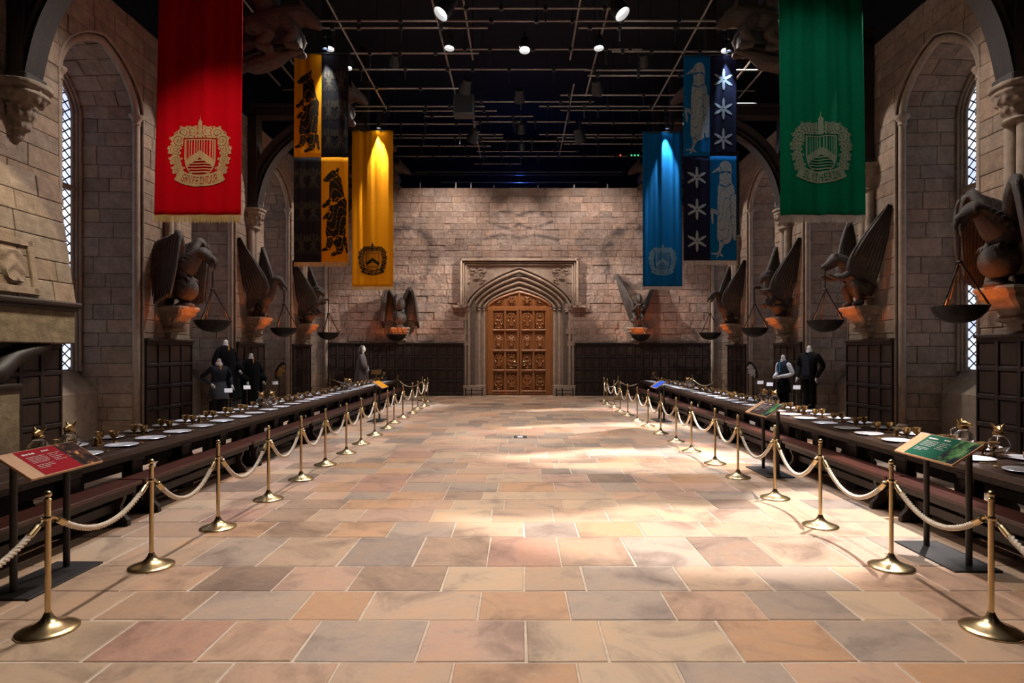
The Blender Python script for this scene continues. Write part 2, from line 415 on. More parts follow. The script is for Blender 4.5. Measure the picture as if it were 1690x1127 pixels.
# ---- floor -----------------------------------------------------------------
m = MB(); m.box(-12, 12, -6, 34, -.3, -.006)
floor = tag(m.build('floor', 'grout'), 'stone flagged floor of the hall in tan, grey and rust slabs', kind='structure')
TAN, PEACH, GREY, DKGREY, ORNG, RED, BRN, DKBRN, PINK, SAND = [tuple(c[:3]) for c in (
    rgb(200, 172, 148), rgb(212, 174, 148), rgb(170, 158, 150), rgb(132, 124, 122), rgb(204, 158, 118), rgb(190, 142, 126),
    rgb(170, 140, 118), rgb(124, 102, 92), rgb(206, 170, 152), rgb(212, 188, 160))]
NAMED = {  # rows read from the photograph: (y0, y1, joints, colours)
    0: (3.145, 3.725, [-3.3, -2.5, -1.75, -1.1, -.4, .35, .95, 1.6, 2.3, 3.1], [TAN, SAND, TAN, PEACH, TAN, ORNG, SAND, GREY, PEACH, ORNG, TAN]),
    1: (3.725, 4.308, [-3.4, -2.7, -2.0, -1.40, -.64, .045, .556, 1.39, 2.1, 2.75, 3.4], [TAN, SAND, RED, PEACH, GREY, PINK, SAND, SAND, ORNG, GREY, TAN, TAN]),
    2: (4.308, 4.835, [-3.05, -2.4, -1.637, -1.139, -.30, .369, 1.123, 1.78, 2.45, 3.0], [TAN, BRN, GREY, ORNG, TAN, ORNG, GREY, PEACH, GREY, SAND, PEACH]),
    3: (4.835, 5.398, [-3.2, -2.65, -1.985, -1.385, -.627, .04, .544, 1.366, 2.047, 2.75], [TAN, PEACH, DKBRN, PINK, BRN, SAND, TAN, GREY, TAN, GREY, PEACH]),
    4: (5.398, 6.25, [-3.0, -2.35, -1.635, -.96, -.29, .378, 1.04, 1.71, 2.36, 3.05], [TAN, GREY, TAN, DKGREY, BRN, RED, BRN, GREY, DKBRN, TAN, PINK]),
    5: (6.25, 6.81, [-3.3, -2.7, -1.99, -1.38, -.706, .05, .625, 1.31, 2.02, 2.7], [BRN, ORNG, BRN, ORNG, GREY, TAN, GREY, ORNG, PINK, TAN, TAN]),
    6: (6.81, 7.38, [-3.6, -3.0, -2.41, -1.85, -1.015, -.33, .40, 1.03, 1.63, 2.27, 2.9], [TAN, RED, BRN, TAN, PINK, SAND, TAN, PEACH, TAN, SAND, PINK, PEACH]),
}
PAL = [TAN] * 4 + [PEACH] * 3 + [SAND] * 3 + [GREY] * 3 + [PINK] * 2 + [ORNG] * 2 + [BRN] * 2 + [RED, DKGREY, DKBRN]
rows = []; y = 3.145
while y > -1.0: d_ = RND.uniform(.5, .62); rows.append((y - d_, y, None, None)); y -= d_
rows += [NAMED[k] for k in range(7)]; y = 7.38
while y < 27.6:
    d_ = RND.choice([.46, .52, .56, .6, .72]); rows.append((y, y + d_, None, None)); y += d_
pieces = []
for y0, y1, J, Cc in rows:
    if J is None: J = [RND.uniform(-.7, -.1)]; Cc = None
    J = list(J); cc = list(Cc) if Cc else None
    while J[0] > -8.6:
        J.insert(0, J[0] - RND.uniform(.48, .86))
        if cc: cc.insert(0, RND.choice(PAL))
    while J[-1] < 8.6:
        J.append(J[-1] + RND.uniform(.48, .86))
        if cc: cc.append(RND.choice(PAL))
    for k in range(len(J) - 1):
        c = cc[k + 1] if cc else RND.choice(PAL)
        j = RND.uniform(.92, 1.06); c = tuple(lerp(q, r, .30) * j for q, r in zip(c, TAN))
        g = RND.uniform(.006, .011); e = lambda: RND.uniform(-.005, .005)
        a, b = J[k] + g, J[k + 1] - g
        zt = RND.uniform(-.0015, .0015); q = MB()
        poly = [(a + e(), y0 + g + e()), (b + e(), y0 + g + e()), (b + e(), y1 - g + e()), (a + e(), y1 - g + e())]
        q.prism(poly, lambda u, v, d: (u, v, d), -.05, zt, .006, c)
        pieces.append((q, [(p[0], p[1], 0) for p in poly]))
emit_pieces(floor, pieces, 'flagstone', 'flagstones', 'flag')

# ---- dark shell of the studio above and around the set ------------------------
m = MB(); zc = 14.0; hx, yb_, yf_ = 12.0, 34.0, -6.0
m.add([(-hx, yf_, 0), (hx, yf_, 0), (hx, yb_, 0), (-hx, yb_, 0), (-hx, yf_, zc), (hx, yf_, zc), (hx, yb_, zc), (-hx, yb_, zc)],
      [(4, 5, 6, 7), (0, 1, 5, 4), (1, 2, 6, 5), (2, 3, 7, 6), (3, 0, 4, 7)])
tag(m.build('ceiling', 'void'), 'black studio void above the lighting grid', kind='structure')

# ---- stone walls -----------------------------------------------------------
COURSES = [0.0]
while COURSES[-1] < ZT - .25: COURSES.append(COURSES[-1] + RND.choice([.30, .34, .38, .42]))
COURSES[-1] = ZT
def tint(lo=.80, hi=1.12):
    j = RND.uniform(lo, hi); w_ = RND.uniform(-.05, .05); return (j * (1 + w_), j, j * (1 - w_))
def block(pieces, poly, fn, rough=.016):
    q = MB(); q.prism(poly, fn, -.05, RND.uniform(0, rough), .012, tint())
    pieces.append((q, [fn(u, v, 0) for u, v in poly]))
def ashlar(pieces, fn, u0, u1, v0, v1, wmin=.42, wmax=.95, low=None, courses=COURSES, skip=None, rough=.016):
    """courses of blocks on the chart fn; low(u) cuts them from below"""
    for a, b in zip(courses[:-1], courses[1:]):
        lo, hi = max(a, v0), min(b, v1)
        if hi - lo < .05: continue
        u = u0; first = True
        while u < u1 - .01:
            wd = RND.uniform(wmin, wmax) * (RND.uniform(.4, 1) if first else 1); first = False
            e = u + wd
            if u1 - e < wmin * .6: e = u1
            g = .0045
            if low is None:
                if not (skip and skip((u + e) / 2, (lo + hi) / 2)):
                    block(pieces, [(u + g, lo + g), (e - g, lo + g), (e - g, hi - g), (u + g, hi - g)], fn, rough)
            else:
                n = 8; us = [lerp(u + g, e - g, k / n) for k in range(n + 1)]; bt = [max(lo + g, low(x)) for x in us]
                run = []
                for x, z in list(zip(us, bt)) + [(None, 99)]:
                    if z < hi - g - .012: run.append((x, z))
                    else:
                        if len(run) >= 2:
                            if all(abs(r[1] - run[0][1]) < 1e-4 for r in run): run = [run[0], run[-1]]
                            block(pieces, run + [(run[-1][0], hi - g), (run[0][0], hi - g)], fn)
                        run = []
            u = e

DEP = 1.45                       # depth of the window bays
SPR, HALF, RISE = 7.1, 1.25, 1.25
def gsh(s_): s_ = min(1, abs(s_)); return 1 - .22 * s_ - .78 * (1 - sqrt(max(0, 1 - s_ * s_)))
def arch_pt(yc, th, half, rise): return (yc + half * cos(th), SPR + rise * gsh(cos(th)))
HALF2, RISE2 = 1.13, 1.12
SPL = .12

def capital(parent, x, yc, s, z0, z1, wide=.34, out=.46, low=False):
    """leaf-carved capital: stacked rounded sections with curled leaves"""
    q = MB(); rs = []
    prof = [(0, .62), (.08, .70), (.12, .60), (.22, .62), (.45, .74), (.68, .92), (.78, 1.0), (.84, .92), (.9, 1.06), (1, 1.06)]
    if low: prof = [(0, .12), (.06, .24), (.16, .30), (.2, .26), (.34, .48), (.48, .58), (.54, .5), (.66, .72), (.8, 1.0), (.86, .9), (.92, 1.06), (1, 1.06)]
    for t_, k in prof:
        z = lerp(z0, z1, t_); r = []
        for i in range(14):
            a = -pi / 2 - .2 + (pi + .4) * i / 13
            ca, sa = cos(a), sin(a); p_ = 3.2
            rr = (abs(ca) ** p_ + abs(sa) ** p_) ** (-1 / p_)
            r.append((s * (XW + .02 - max(-.02, out * k * rr * ca)), yc + wide * k * rr * sa, z))
        r.append((s * (XW + .06), yc + wide * k * .8, z)); r.append((s * (XW + .06), yc - wide * k * .8, z)); rs.append(r)
    q.rings(rs)
    for j, (tz, kk) in enumerate(((.38, .72), (.62, .9)) if not low else ((.3, .44), (.5, .6), (.74, .86))):
        for i in range(7):
            a = -pi / 2 + pi * (i + (.5 if j % 2 else 0)) / 6.5
            c = (s * (XW - out * kk * cos(a)), yc + wide * kk * 1.05 * sin(a), lerp(z0, z1, tz))
            q.sphere((c[0] + s * .03 * cos(a), c[1] - .03 * sin(a), c[2]), (.055, .055, .10), 7, 5)
            q.sphere((c[0] - s * .015 * cos(a), c[1] + .015 * sin(a), c[2] + .085), (.04, .05, .03), 6, 4)
    o = q.build('capital', 'corbel_stone', parent, 180); md = o.modifiers.new('remesh', 'REMESH'); md.mode = 'VOXEL'; md.voxel_size = .022; md.use_smooth_shade = True

def side_wall(s, nm):
    q = MB()
    for y0, y1 in [(1.5, 9.15)] + PIERS[0:]:
        q.box(min(s * (XW + .02), s * (XW + 2.0)), max(s * (XW + .02), s * (XW + 2.0)), y0 + .02 if y0 > 9 else y0, y1 - .02 if y0 > 9 else y1, 0, ZT - .01)
    wall = q.build('wall_' + nm, 'mortar')
    tag(wall, 'tall %s-hand hall wall of coursed stone with deep arched window bays' % nm, kind='structure')
    pcs = []; fn = lambda u, v, d: (s * (XW - d), u, v)
    for y0, y1 in PIERS: ashlar(pcs, fn, y0, y1, 2.1, ZT, .5, .95)
    for bi, (y0, y1) in enumerate(BAYS):
        yc = (y0 + y1) / 2
        lowf = lambda u: SPR + RISE * gsh((u - yc) / HALF)
        ashlar(pcs, fn, y0, y1, SPR, ZT, .45, .9, low=lowf)
        # far reveal
        L = sqrt(DEP ** 2 + SPL ** 2); A = Vector((s * (XW + DEP), y1 - SPL)); D = Vector((-s * DEP, SPL)) / L
        nrm = Vector((-s * SPL, -DEP)) / L
        fr = lambda u, v, d: (A.x + D.x * u + nrm.x * d, A.y + D.y * u + nrm.y * d, v)
        ashlar(pcs, fr, .14, L - .2, 0, SPR, .4, .8)
        # curved soffit
        def so(u, th, d):
            a = arch_pt(yc, th, HALF, RISE); b = arch_pt(yc, th, HALF2, RISE2); t_ = u / DEP
            yy, zz = lerp(b[0], a[0], t_), lerp(b[1], a[1], t_)
            nx, nz = yc - yy, SPR - .2 - zz; l = sqrt(nx * nx + nz * nz) or 1
            return (s * (XW + DEP - u), yy + nx / l * d, zz + nz / l * d)
        th = 0; k = 0
        while th < pi - .02:
            dt = pi / 11; cuts = [.1, .5, .95, DEP - .12] if k % 2 else [.1, .72, DEP - .12]
            for ua, ub in zip(cuts[:-1], cuts[1:]):
                block(pcs, [(ua + .005, th + .004), (ub - .005, th + .004), (ub - .005, th + dt - .004), (ua + .005, th + dt - .004)], so, .02)
            th += dt; k += 1
        # plain core of the bay: near reveal, soffit backing, spandrel, sill, back wall beside the light
        c = MB()
        c.grid(lambda i, j: so(i * DEP, pi * j, -.03), 2, 22)
        c.add([(s * (XW + .03), y0, 0), (s * (XW + DEP), y0 + SPL, 0), (s * (XW + DEP), y0 + SPL, SPR), (s * (XW + .03), y0, SPR)], [(0, 1, 2, 3)])
        c.add([(s * (XW + .01), y1 + .02, 0), (s * (XW + DEP), y1 - SPL + .02, 0), (s * (XW + DEP), y1 - SPL + .02, SPR + .03), (s * (XW + .01), y1 + .02, SPR + .03)], [(0, 1, 2, 3)])
        n = 20; us = [lerp(y0, y1, i / n) for i in range(n + 1)]
        f0 = [(s * (XW + .02), u, max(SPR, lowf(u)) + .02) for u in us]; f1 = [(s * (XW + .02), u, ZT) for u in us]
        b0 = [(s * (XW + .5), u, max(SPR, lowf(u)) + .02) for u in us]; b1 = [(s * (XW + .5), u, ZT) for u in us]
        vv = f0 + f1 + b0 + b1; N = n + 1; ff = []
        for i in range(n): ff += [(i, i + 1, N + i + 1, N + i), (2 * N + i, 3 * N + i, 3 * N + i + 1, 2 * N + i + 1), (N + i, N + i + 1, 3 * N + i + 1, 3 * N + i)]
        c.add(vv, ff)
        c.build('bay_core', 'mortar', wall)
        # sloping sill block
        si = MB(); xa, xb = s * (XW + DEP + .1), s * (XW + DEP - .48)
        si.add([(xa, y0 + .1, 0), (xb, y0 + .1, 0), (xb, y0 + .1, 1.02), (xa, y0 + .1, 1.62), (xa, y1 - .1, 0), (xb, y1 - .1, 0), (xb, y1 - .1, 1.02), (xa, y1 - .1, 1.62)],
               [(0, 1, 2, 3), (7, 6, 5, 4), (1, 5, 6, 2), (2, 6, 7, 3), (0, 4, 5, 1), (3, 7, 4, 0)], (1, 1, 1))
        si.build('window_sill', 'trim_stone', wall)
        # roll moulding: shaft, arch, shaft
        path = [(y1 - .10, .28)] + [(y1 - .10, z) for z in (2, 4, 6)] + [(yc + (HALF - .10) * cos(pi * i / 30), SPR + (RISE - .1) * gsh(cos(pi * i / 30))) for i in range(31)] + [(y0 + .1, 6), (y0 + .1, .28)]
        r = MB(); r.tube([(s * (XW + .1), a, b) for a, b in path], .075, 10)
        r.tube([(s * (XW + .005), a + (.09 if a > yc else -.09) * (1 if b <= SPR else abs(a - yc) / HALF), b + (0 if b <= SPR else .10)) for a, b in path], .03, 6)
        r.build('roll_moulding', 'trim_stone', wall, 180)
        for yy in (y1 - .10, y0 + .10):
            k_ = MB(); k_.lathe([(.085, -.14), (.10, -.12), (.085, -.09), (.09, -.04), (.135, .02), (.15, .05), (.15, .09)], 10, (s * (XW + .1), yy, SPR - .03))
            k_.build('shaft_capital', 'trim_stone', wall, 40)
            k_ = MB(); k_.lathe([(.17, 0), (.17, .14), (.14, .17), (.15, .21), (.11, .25), (.12, .29), (.08, .33)], 10, (s * (XW + .1), yy, 0))
            k_.build('shaft_base', 'trim_stone', wall, 40)
    # shafts and capitals carrying the roof
    for i, (y0, y1) in enumerate(PIERS):
        yc = (y0 + y1) / 2
        if i == 0 and s < 0: capital(wall, 0, yc, s, 5.4, 6.36, .36, .5, True); continue
        for dy in (-.13, .13):
            k_ = MB(); k_.lathe([(.105, 3.2), (.105, 5.72)], 14, (s * (XW - .09), yc + dy, 0)); k_.build('wall_shaft', 'trim_stone', wall, 60)
        capital(wall, 0, yc, s, 5.72, 6.36)
    emit_pieces(wall, pcs, 'stone_block', 'stone_blocks', 'wall_stone')
    # windows of leaded glass
    for bi, (y0, y1) in enumerate(BAYS):
        yc = (y0 + y1) / 2; xg = s * (XW + DEP + .02)
        wn = bi + (1 if s < 0 else 5)
        W = tag(empty('window_%d' % wn), 'tall leaded window in the %s bay of the %s-hand wall' % (['nearest', 'second', 'third', 'farthest'][bi], nm), kind='structure')
        fr = MB()
        def bar(ya, za, yb2, zb, r_): fr.tube([(xg - s * .06, ya, za), (xg - s * .06, yb2, zb)], r_, 8)
        hw = HALF2
        for k in range(3):                                   # stepped jamb mouldings following the arch
            off = .03 + .05 * k; path = [(yc + hw - off, 1.5), (yc + hw - off, SPR)] + [(yc + (hw - off) * cos(pi * i / 24), SPR + (RISE2 - off) * gsh(cos(pi * i / 24))) for i in range(1, 24)] + [(yc - hw + off, SPR), (yc - hw + off, 1.5)]
            fr.tube([(xg - s * (.16 - .05 * k), a, b) for a, b in path], .034, 8)
        bar(yc, 1.5, yc, SPR + .85, .06)
        for z in (3.45, 5.5): bar(yc - hw, z, yc + hw, z, .07)
        for zt in (3.38, 5.43, 7.35):                         # cusped heads of the lights
            for sy in (-1, 1):
                cy = yc + sy * .41
                for ang in (0, 1):
                    fr.tube([(xg - s * .04, cy + (.30 if ang else -.30) * cos(pi / 2 * i / 6), zt - .35 + .33 * sin(pi / 2 * i / 6)) for i in range(7)], .04, 6)
        fr.build('window_frame', 'trim_stone', W, 60)
        gl = MB(); n = 16; us = [lerp(yc - hw, yc + hw, i / n) for i in range(n + 1)]
        gl.add([(xg, u, 1.45) for u in us] + [(xg, u, SPR + RISE2 * gsh((u - yc) / hw)) for u in us], [(i, i + 1, n + 2 + i, n + 1 + i) for i in range(n)])
        gl.build('window_pane', 'window_glass', W)
        ld = MB(); dz, dy = .21, .14
        for sg in (-1, 1):
            for k in range(-9, 48):
                za = 1.45 + k * dz; zb = za + 2 * hw / dy * dz * .5; a0, a1 = yc - sg * hw, yc + sg * hw
                # clip to the light
                t0 = max(0, (1.45 - za) / (zb - za)); t1 = min(1, (7.9 - za) / (zb - za))
                if t1 - t0 < .02: continue
                ld.tube([(xg - s * .012, lerp(a0, a1, t0), lerp(za, zb, t0)), (xg - s * .012, lerp(a0, a1, t1), lerp(za, zb, t1))], .015, 4)
        ld.build('lead_lattice', 'lead', W)
    return wall
wall_left = side_wall(-1, 'left'); wall_right = side_wall(1, 'right')

# ---- end wall --------------------------------------------------------------
HW = 1.45; DSPR, DRISE = 3.88, .80
def gd(s_): s_ = min(1, abs(s_)); return 1 - .42 * s_ - .58 * (1 - sqrt(max(0, 1 - s_ * s_)))
m = MB()
m.box(-XW - 2, -HW - .5, YB + .02, YB + .6, 0, ZT - .005); m.box(HW + .5, XW + 2, YB + .02, YB + .6, 0, ZT - .005)
m.box(-HW - .52, HW + .52, YB + .02, YB + .6, 5.3, ZT - .005); m.box(-HW - .6, HW + .6, YB + .55, YB + .6, 0, 5.4)
wall_back = tag(m.build('wall_back', 'mortar'), 'end wall of pale rough stone above the carved door', kind='structure')
pcs = []
bc = [0.0]
while bc[-1] < ZT - .2: bc.append(bc[-1] + RND.choice([.24, .28, .32, .36, .40]))
bc[-1] = ZT
ashlar(pcs, lambda u, v, d: (u, YB - d, v), -XW, XW, 2.2, ZT, .3, .85, courses=bc,
       skip=lambda u, v: abs(u) < 2.3 and v < 5.75, rough=.045)
emit_pieces(wall_back, pcs, 'stone_block', 'stone_blocks', 'back_stone')
for x in (693, 752, 777, 815, 888, 948, 1003):
    k_ = MB(); X = (x - VX) * .02675; k_.box(X - .025, X + .025, YB + .1, YB + .15, ZT - .02, ZT + RND.uniform(.14, .28)); k_.build('scaffold_stub', 'rig_pipe', wall_back)

# door surround
sur = tag(empty('trim_1', (0, YB, 0)), 'moulded stone door surround with pointed arch and square hood', kind='structure')
def dpath(d, t_):
    """t_ 0..1 from the left foot over the apex to the right foot, at distance d outside the opening"""
    wd = HW + d; rs_ = DRISE + d * 1.06
    if t_ < .25: return (-wd, DSPR * t_ / .25)
    if t_ > .75: return (wd, DSPR * (1 - t_) / .25)
    a = pi * (1 - (t_ - .25) / .5); return (wd * cos(a), DSPR + rs_ * gd(cos(a)))
PROF = [(0, .40)]
for k in range(4):
    d0 = .02 + k * .22; yb2 = .30 - k * .10
    PROF += [(d0, yb2 + .10), (d0 + .03, yb2 + .02)] + [(d0 + .09 + .055 * sin(pi * j / 4 - pi / 2) , yb2 - .05 * cos(pi * j / 4 - pi / 2)) for j in range(5)] + [(d0 + .17, yb2 + .05), (d0 + .21, yb2 + .05), (d0 + .21, yb2 - .02)]
PROF += [(.92, -.05), (.95, -.05), (.95, .05)]
m = MB(); TS = [0, .02, .25] + [.25 + .5 * i / 40 for i in range(1, 40)] + [.75, .98, 1]
m.add([(dpath(d, t_)[0], y_, dpath(d, t_)[1]) for t_ in TS for d, y_ in PROF],
      [(j * len(PROF) + i, j * len(PROF) + i + 1, (j + 1) * len(PROF) + i + 1, (j + 1) * len(PROF) + i) for j in range(len(TS) - 1) for i in range(len(PROF) - 1)], (1.14, 1.05, 1.0))
m.build('arch_moulding', 'trim_stone', sur, 35)
for sx in (-1, 1):
    for k in range(4):                                        # small shaft capitals at the springing
        q = MB(); q.lathe([(.05, -.10), (.075, -.08), (.055, -.05), (.065, 0), (.10, .05), (.10, .09)], 8, (sx * (HW + .12 + k * .22), .27 - k * .10, DSPR)); q.build('shaft_capital', 'trim_stone', sur, 40)
    q = MB()
    for k in range(3): q.box(min(sx * (HW + .03), sx * (HW + 1.0 + .02 * k)), max(sx * (HW + .03), sx * (HW + 1.0 + .02 * k)), -.13 + .015 * k - .03 * (k == 0), .4, [0, .33, .40][k], [.33, .40, .46][k], .012, col=(1.14, 1.05, 1.0))
    q.build('plinth', 'trim_stone', sur)
# square hood mould
m = MB()
for (a, b, yy) in ((2.60, 2.50, -.24), (2.48, 2.42, -.15), (2.40, 2.32, -.10)):
    zt = 6.02 - (2.60 - a)
    for sx in (-1, 1): m.box(min(sx * a, sx * b), max(sx * a, sx * b), yy, .05, 3.96, zt, .02, col=(1.14, 1.05, 1.0))
    m.box(-a, a, yy, .05, zt - (a - b), zt, .02, col=(1.14, 1.05, 1.0))
for sx in (-1, 1): m.box(min(sx * 2.34, sx * 2.92), max(sx * 2.34, sx * 2.92), -.19, .05, 3.86, 3.97, .025, col=(1.14, 1.05, 1.0)); m.box(min(sx * 2.42, sx * 2.74), max(sx * 2.42, sx * 2.74), -.17, .05, 3.95, 4.1, .03, col=(1.14, 1.05, 1.0))
m.build('hood_moulding', 'trim_stone', sur)
def fol(u, v):                                                # carved foliage, 0..1
    h = 0
    for cx, cy, r, tw in ((-.45, .45, .42, 1), (.4, .5, .36, -1), (-.5, -.35, .36, -1), (.1, -.1, .3, 1)):
        dx, dy = u - cx, v - cy; r_ = sqrt(dx * dx + dy * dy)
        if r_ < r: h = max(h, (1 - r_ / r) ** .3 * (.55 + .45 * sin(tw * 3 * atan2(dy, dx) + 17 * r_)))
    return h
for sx in (-1, 1):
    q = MB(); n, k2 = 46, 30
    def sp_(i, j):
        x = lerp(.0, 2.36, i); wd = HW + .9; zl = DSPR + (DRISE + .9 * 1.06) * gd(x / wd) if x < wd else DSPR
        z = lerp(max(zl, 4.0), 5.78, j); u, v = (x - 1.86) / .48, (z - 5.25) / .5
        y_ = .0 - (.11 * fol(u, v) if abs(u) < 1 and abs(v) < 1 else 0)
        return (sx * x, y_, z)
    q.grid(sp_, n, k2, col=(1.05, .97, .93)); q.build('spandrel', 'trim_stone', sur, 50)

# door
door = tag(empty('door_1', (0, YB + .36, 0)), 'tall carved oak double door under a pointed arch', kind='structure')
def rel(kind, u, v):
    a = abs(u)
    if kind == 'shield':
        r_ = sqrt((u / .8) ** 2 + ((v - .05) / .62) ** 2); w_ = .5 if v > -.1 else .5 * sqrt(max(0, 1 - ((v + .1) / .48) ** 2))
        if a < w_ and -.58 < v < .42: return .75 + .25 * (abs(a - w_) < .1) + .12 * sin(9 * v + 4 * a)
        if r_ < 1: return .35 + .25 * sin(9 * atan2(v, a) + 8 * r_)
        if abs(v + .62) < .1 and a < .6: return .5
        return .08
    e = min(1, (1 - a) * 5, (1 - abs(v)) * 8)
    h = 0
    P = {'leaf': ((.35, .62, .5, 1), (.38, -.1, .5, -1), (.32, -.72, .45, 1)), 'vine': ((.42, .3, .55, -1), (.4, -.45, .55, 1), (.2, .8, .34, -1))}[kind]
    for cx, cy, r, tw in P:
        dx, dy = (a - cx), (v - cy) * .8; r_ = sqrt(dx * dx + dy * dy)
        if r_ < r: h = max(h, (1 - r_ / r) ** .35 * (.55 + .45 * sin(tw * 3 * atan2(dy, dx) + 15 * r_)))
    h = max(h, .7 * (a < .07))
    return max(0, h * e)
def carved(x0, x1, z0, z1, kind, top=None):
    q = MB(); cx, cz, hx_, hz = (x0 + x1) / 2, (z0 + z1) / 2, (x1 - x0) / 2, (z1 - z0) / 2
    def f(i, j):
        x = lerp(x0, x1, i); zt = min(z1, top(x)) if top else z1; z = lerp(z0, max(zt, z0 + .02), j)
        return (x, -.05 - .10 * rel(kind, (x - cx) / hx_, (z - cz) / hz), z)
    q.grid(f, 20, 26); return q
COLS = [(.14, .56), (.71, 1.13)]; ROWS_ = [(2.94, 3.70), (2.03, 2.78), (1.15, 1.86), (.22, .94)]
for sx in (-1, 1):
    leaf = MB(); leaf.box(min(sx * .012, sx * 1.4), max(sx * .012, sx * 1.4), -.05, .06, .03, 3.84, .01)
    for a, b in ((.012, .10), (1.17, 1.40), (.60, .67)): leaf.box(min(sx * a, sx * b), max(sx * a, sx * b), -.15, 0, .03, 3.84, .012)
    for z0, z1 in ((.03, .12), (3.76, 3.84), (2.83, 2.90), (1.92, 1.98), (1.02, 1.09)): leaf.box(min(sx * .02, sx * 1.4), max(sx * .02, sx * 1.4), -.145, 0, z0, z1, .012)
    leaf = leaf.build('door_leaf', 'door_wood', door)
    for ri, (z0, z1) in enumerate(ROWS_):
        for ci, (a, b) in enumerate(COLS):
            x0, x1 = min(sx * a, sx * b), max(sx * a, sx * b)
            carved(x0, x1, z0, z1, ['leaf', 'shield', 'vine', 'leaf'][ri] if ci else ['vine', 'shield', 'leaf', 'vine'][ri]).build('carved_panel', 'door_wood', leaf, 60)
            q = MB(); q.tube([(x0 - .05, -.13, z0 - .04), (x1 + .05, -.13, z0 - .04)], .055, 8); q.build('sill_moulding', 'door_wood', leaf, 60)
            q = MB(); 
            for xx in (x0 - .03, x1 + .03): q.box(xx - .015, xx + .015, -.12, 0, z0, z1, .006)
            q.box(x0 - .04, x1 + .04, -.085, 0, z1, z1 + .03, .006); q.build('panel_bead', 'door_wood', leaf)
    h_ = MB(); cx, cz = sx * .20, 1.42
    h_.tube([(cx + .08 * cos(2 * pi * i / 20), -.22, cz + .08 * sin(2 * pi * i / 20)) for i in range(21)], .014, 8)
    h_.sphere((cx, -.17, cz + .09), (.045, .05, .045), 10, 6); h_.build('ring_handle', 'brass', leaf, 60)
q = MB(); wd = 1.44
us = [lerp(-wd, wd, i / 24) for i in range(25)]; topz = lambda x: DSPR + DRISE * .96 * gd(x / 1.46)
q.add([(u, -.05, 3.84) for u in us] + [(u, -.05, max(3.86, topz(u))) for u in us], [(i, i + 1, 26 + i, 25 + i) for i in range(24)])
for sx in (-1, 1): q.tube([(sx * x, -.08, max(3.86, topz(x)) - .04) for x in [1.4 * (1 - i / 12) for i in range(13)]], .06, 8)
q.box(-wd, wd, -.13, .02, 3.82, 3.95, .02); q.box(-.05, .05, -.12, 0, 3.9, 4.62, .01)
for sx in (-1, 1): q.box(sx * .64 - .03, sx * .64 + .03, -.10, 0, 3.9, 4.3, .01); q.box(min(sx * 1.38, sx * 1.5), max(sx * 1.38, sx * 1.5), -.06, .1, 0, 3.9, .01)
tym = q.build('tympanum', 'door_wood', door)
for sx in (-1, 1):
    for a, b in COLS:
        carved(min(sx * a, sx * b), max(sx * a, sx * b), 4.02, 4.5, 'vine', top=lambda x: topz(x) - .14).build('carved_panel', 'door_wood', tym, 60)

# iron boot scrapers at the door jambs
for sx, side in ((-1, 'left'), (1, 'right')):
    b = tag(empty('boot_scraper', (sx * 1.98, YB - .32, 0)), 'low black iron boot scraper at the %s foot of the door surround' % side, 'boot scraper', 'boot scrapers by the door')
    for x in (-.36, -.1, .36): q = MB(); q.box(x - .025, x + .025, -.03, .03, 0, .36, .008); q.build('upright', 'iron', b)
    q = MB(); q.box(-.36, .36, -.012, .012, .24, .27); q.build('scraper_bar', 'iron', b)
    q = MB()
    for k in range(6):
        x = -.3 + .11 * k; q.tube([(x + .05 * cos(i * .6) * (1 - i / 14), 0, .08 + .05 * sin(i * .6) * (1 - i / 14)) for i in range(13)], .012, 6)
    q.build('scrollwork', 'iron', b)

# ---- dark wainscot ---------------------------------------------------------
TRIM = [1]
def wainscot(label, origin, rz, length, height, cols, rws, skip=None):
    TRIM[0] += 1
    W = tag(empty('trim_%d' % TRIM[0], origin, rz), label, kind='structure')
    q = MB(); q.box(0, length, -.03, .02, 0, height, .004)
    cw, rh = length / cols, (height - .22) / rws
    for i in range(cols + 1): q.box(max(0, i * cw - .035), min(length, i * cw + .035), -.065, 0, .0, height, .006)
    for j in range(rws + 1): q.box(0, length, -.06, 0, .12 + j * rh - .04 if j else 0, .12 + j * rh + .035, .006)
    q.box(-.02, length + .02, -.11, .02, height - .07, height, .015)
    q.build('panel_frame', 'dark_wood', W)
    p = MB(); a, b = cw / 2 - .045, rh / 2 - .05
    p.prism([(-a, -b), (a, -b), (a, b), (-a, b)], lambda u, v, d: (u, -.03 - d, v), 0, .014, .02)
    first = None
    for j in range(rws):
        for i in range(cols):
            l = ((i + .5) * cw, 0, .12 + (j + .5) * rh)
            if first is None: first = p.build('wood_panel', 'panel_wood', W, loc=l)
            else: inst(first, W, l)
    return W
WZ = 2.23
wainscot('dark wood wainscot on the end wall left of the door', (-XW + .02, YB - .02, 0), 0, XW - 2.48, WZ + .12, 16, 4)
wainscot('dark wood wainscot on the end wall right of the door', (2.46, YB - .02, 0), 0, XW - 2.48, WZ + .12, 16, 4)
for i, (y0, y1) in enumerate(PIERS):
    nth = ['nearest', 'second', 'third', 'farthest'][i]
    if i: wainscot('dark wood wainscot on the %s pier of the left wall' % nth, (-XW + .01, y0, 0), pi / 2, 1.9, WZ, 4, 4)
    else: wainscot('dark wood wainscot beside the stone fireplace', (-XW + .01, 9.2, 0), pi / 2, 1.85, 2.12, 4, 4)
    wainscot('dark wood wainscot on the %s pier of the right wall' % nth, (XW - .01, y1, 0), -pi / 2, 1.9, WZ, 4, 4)

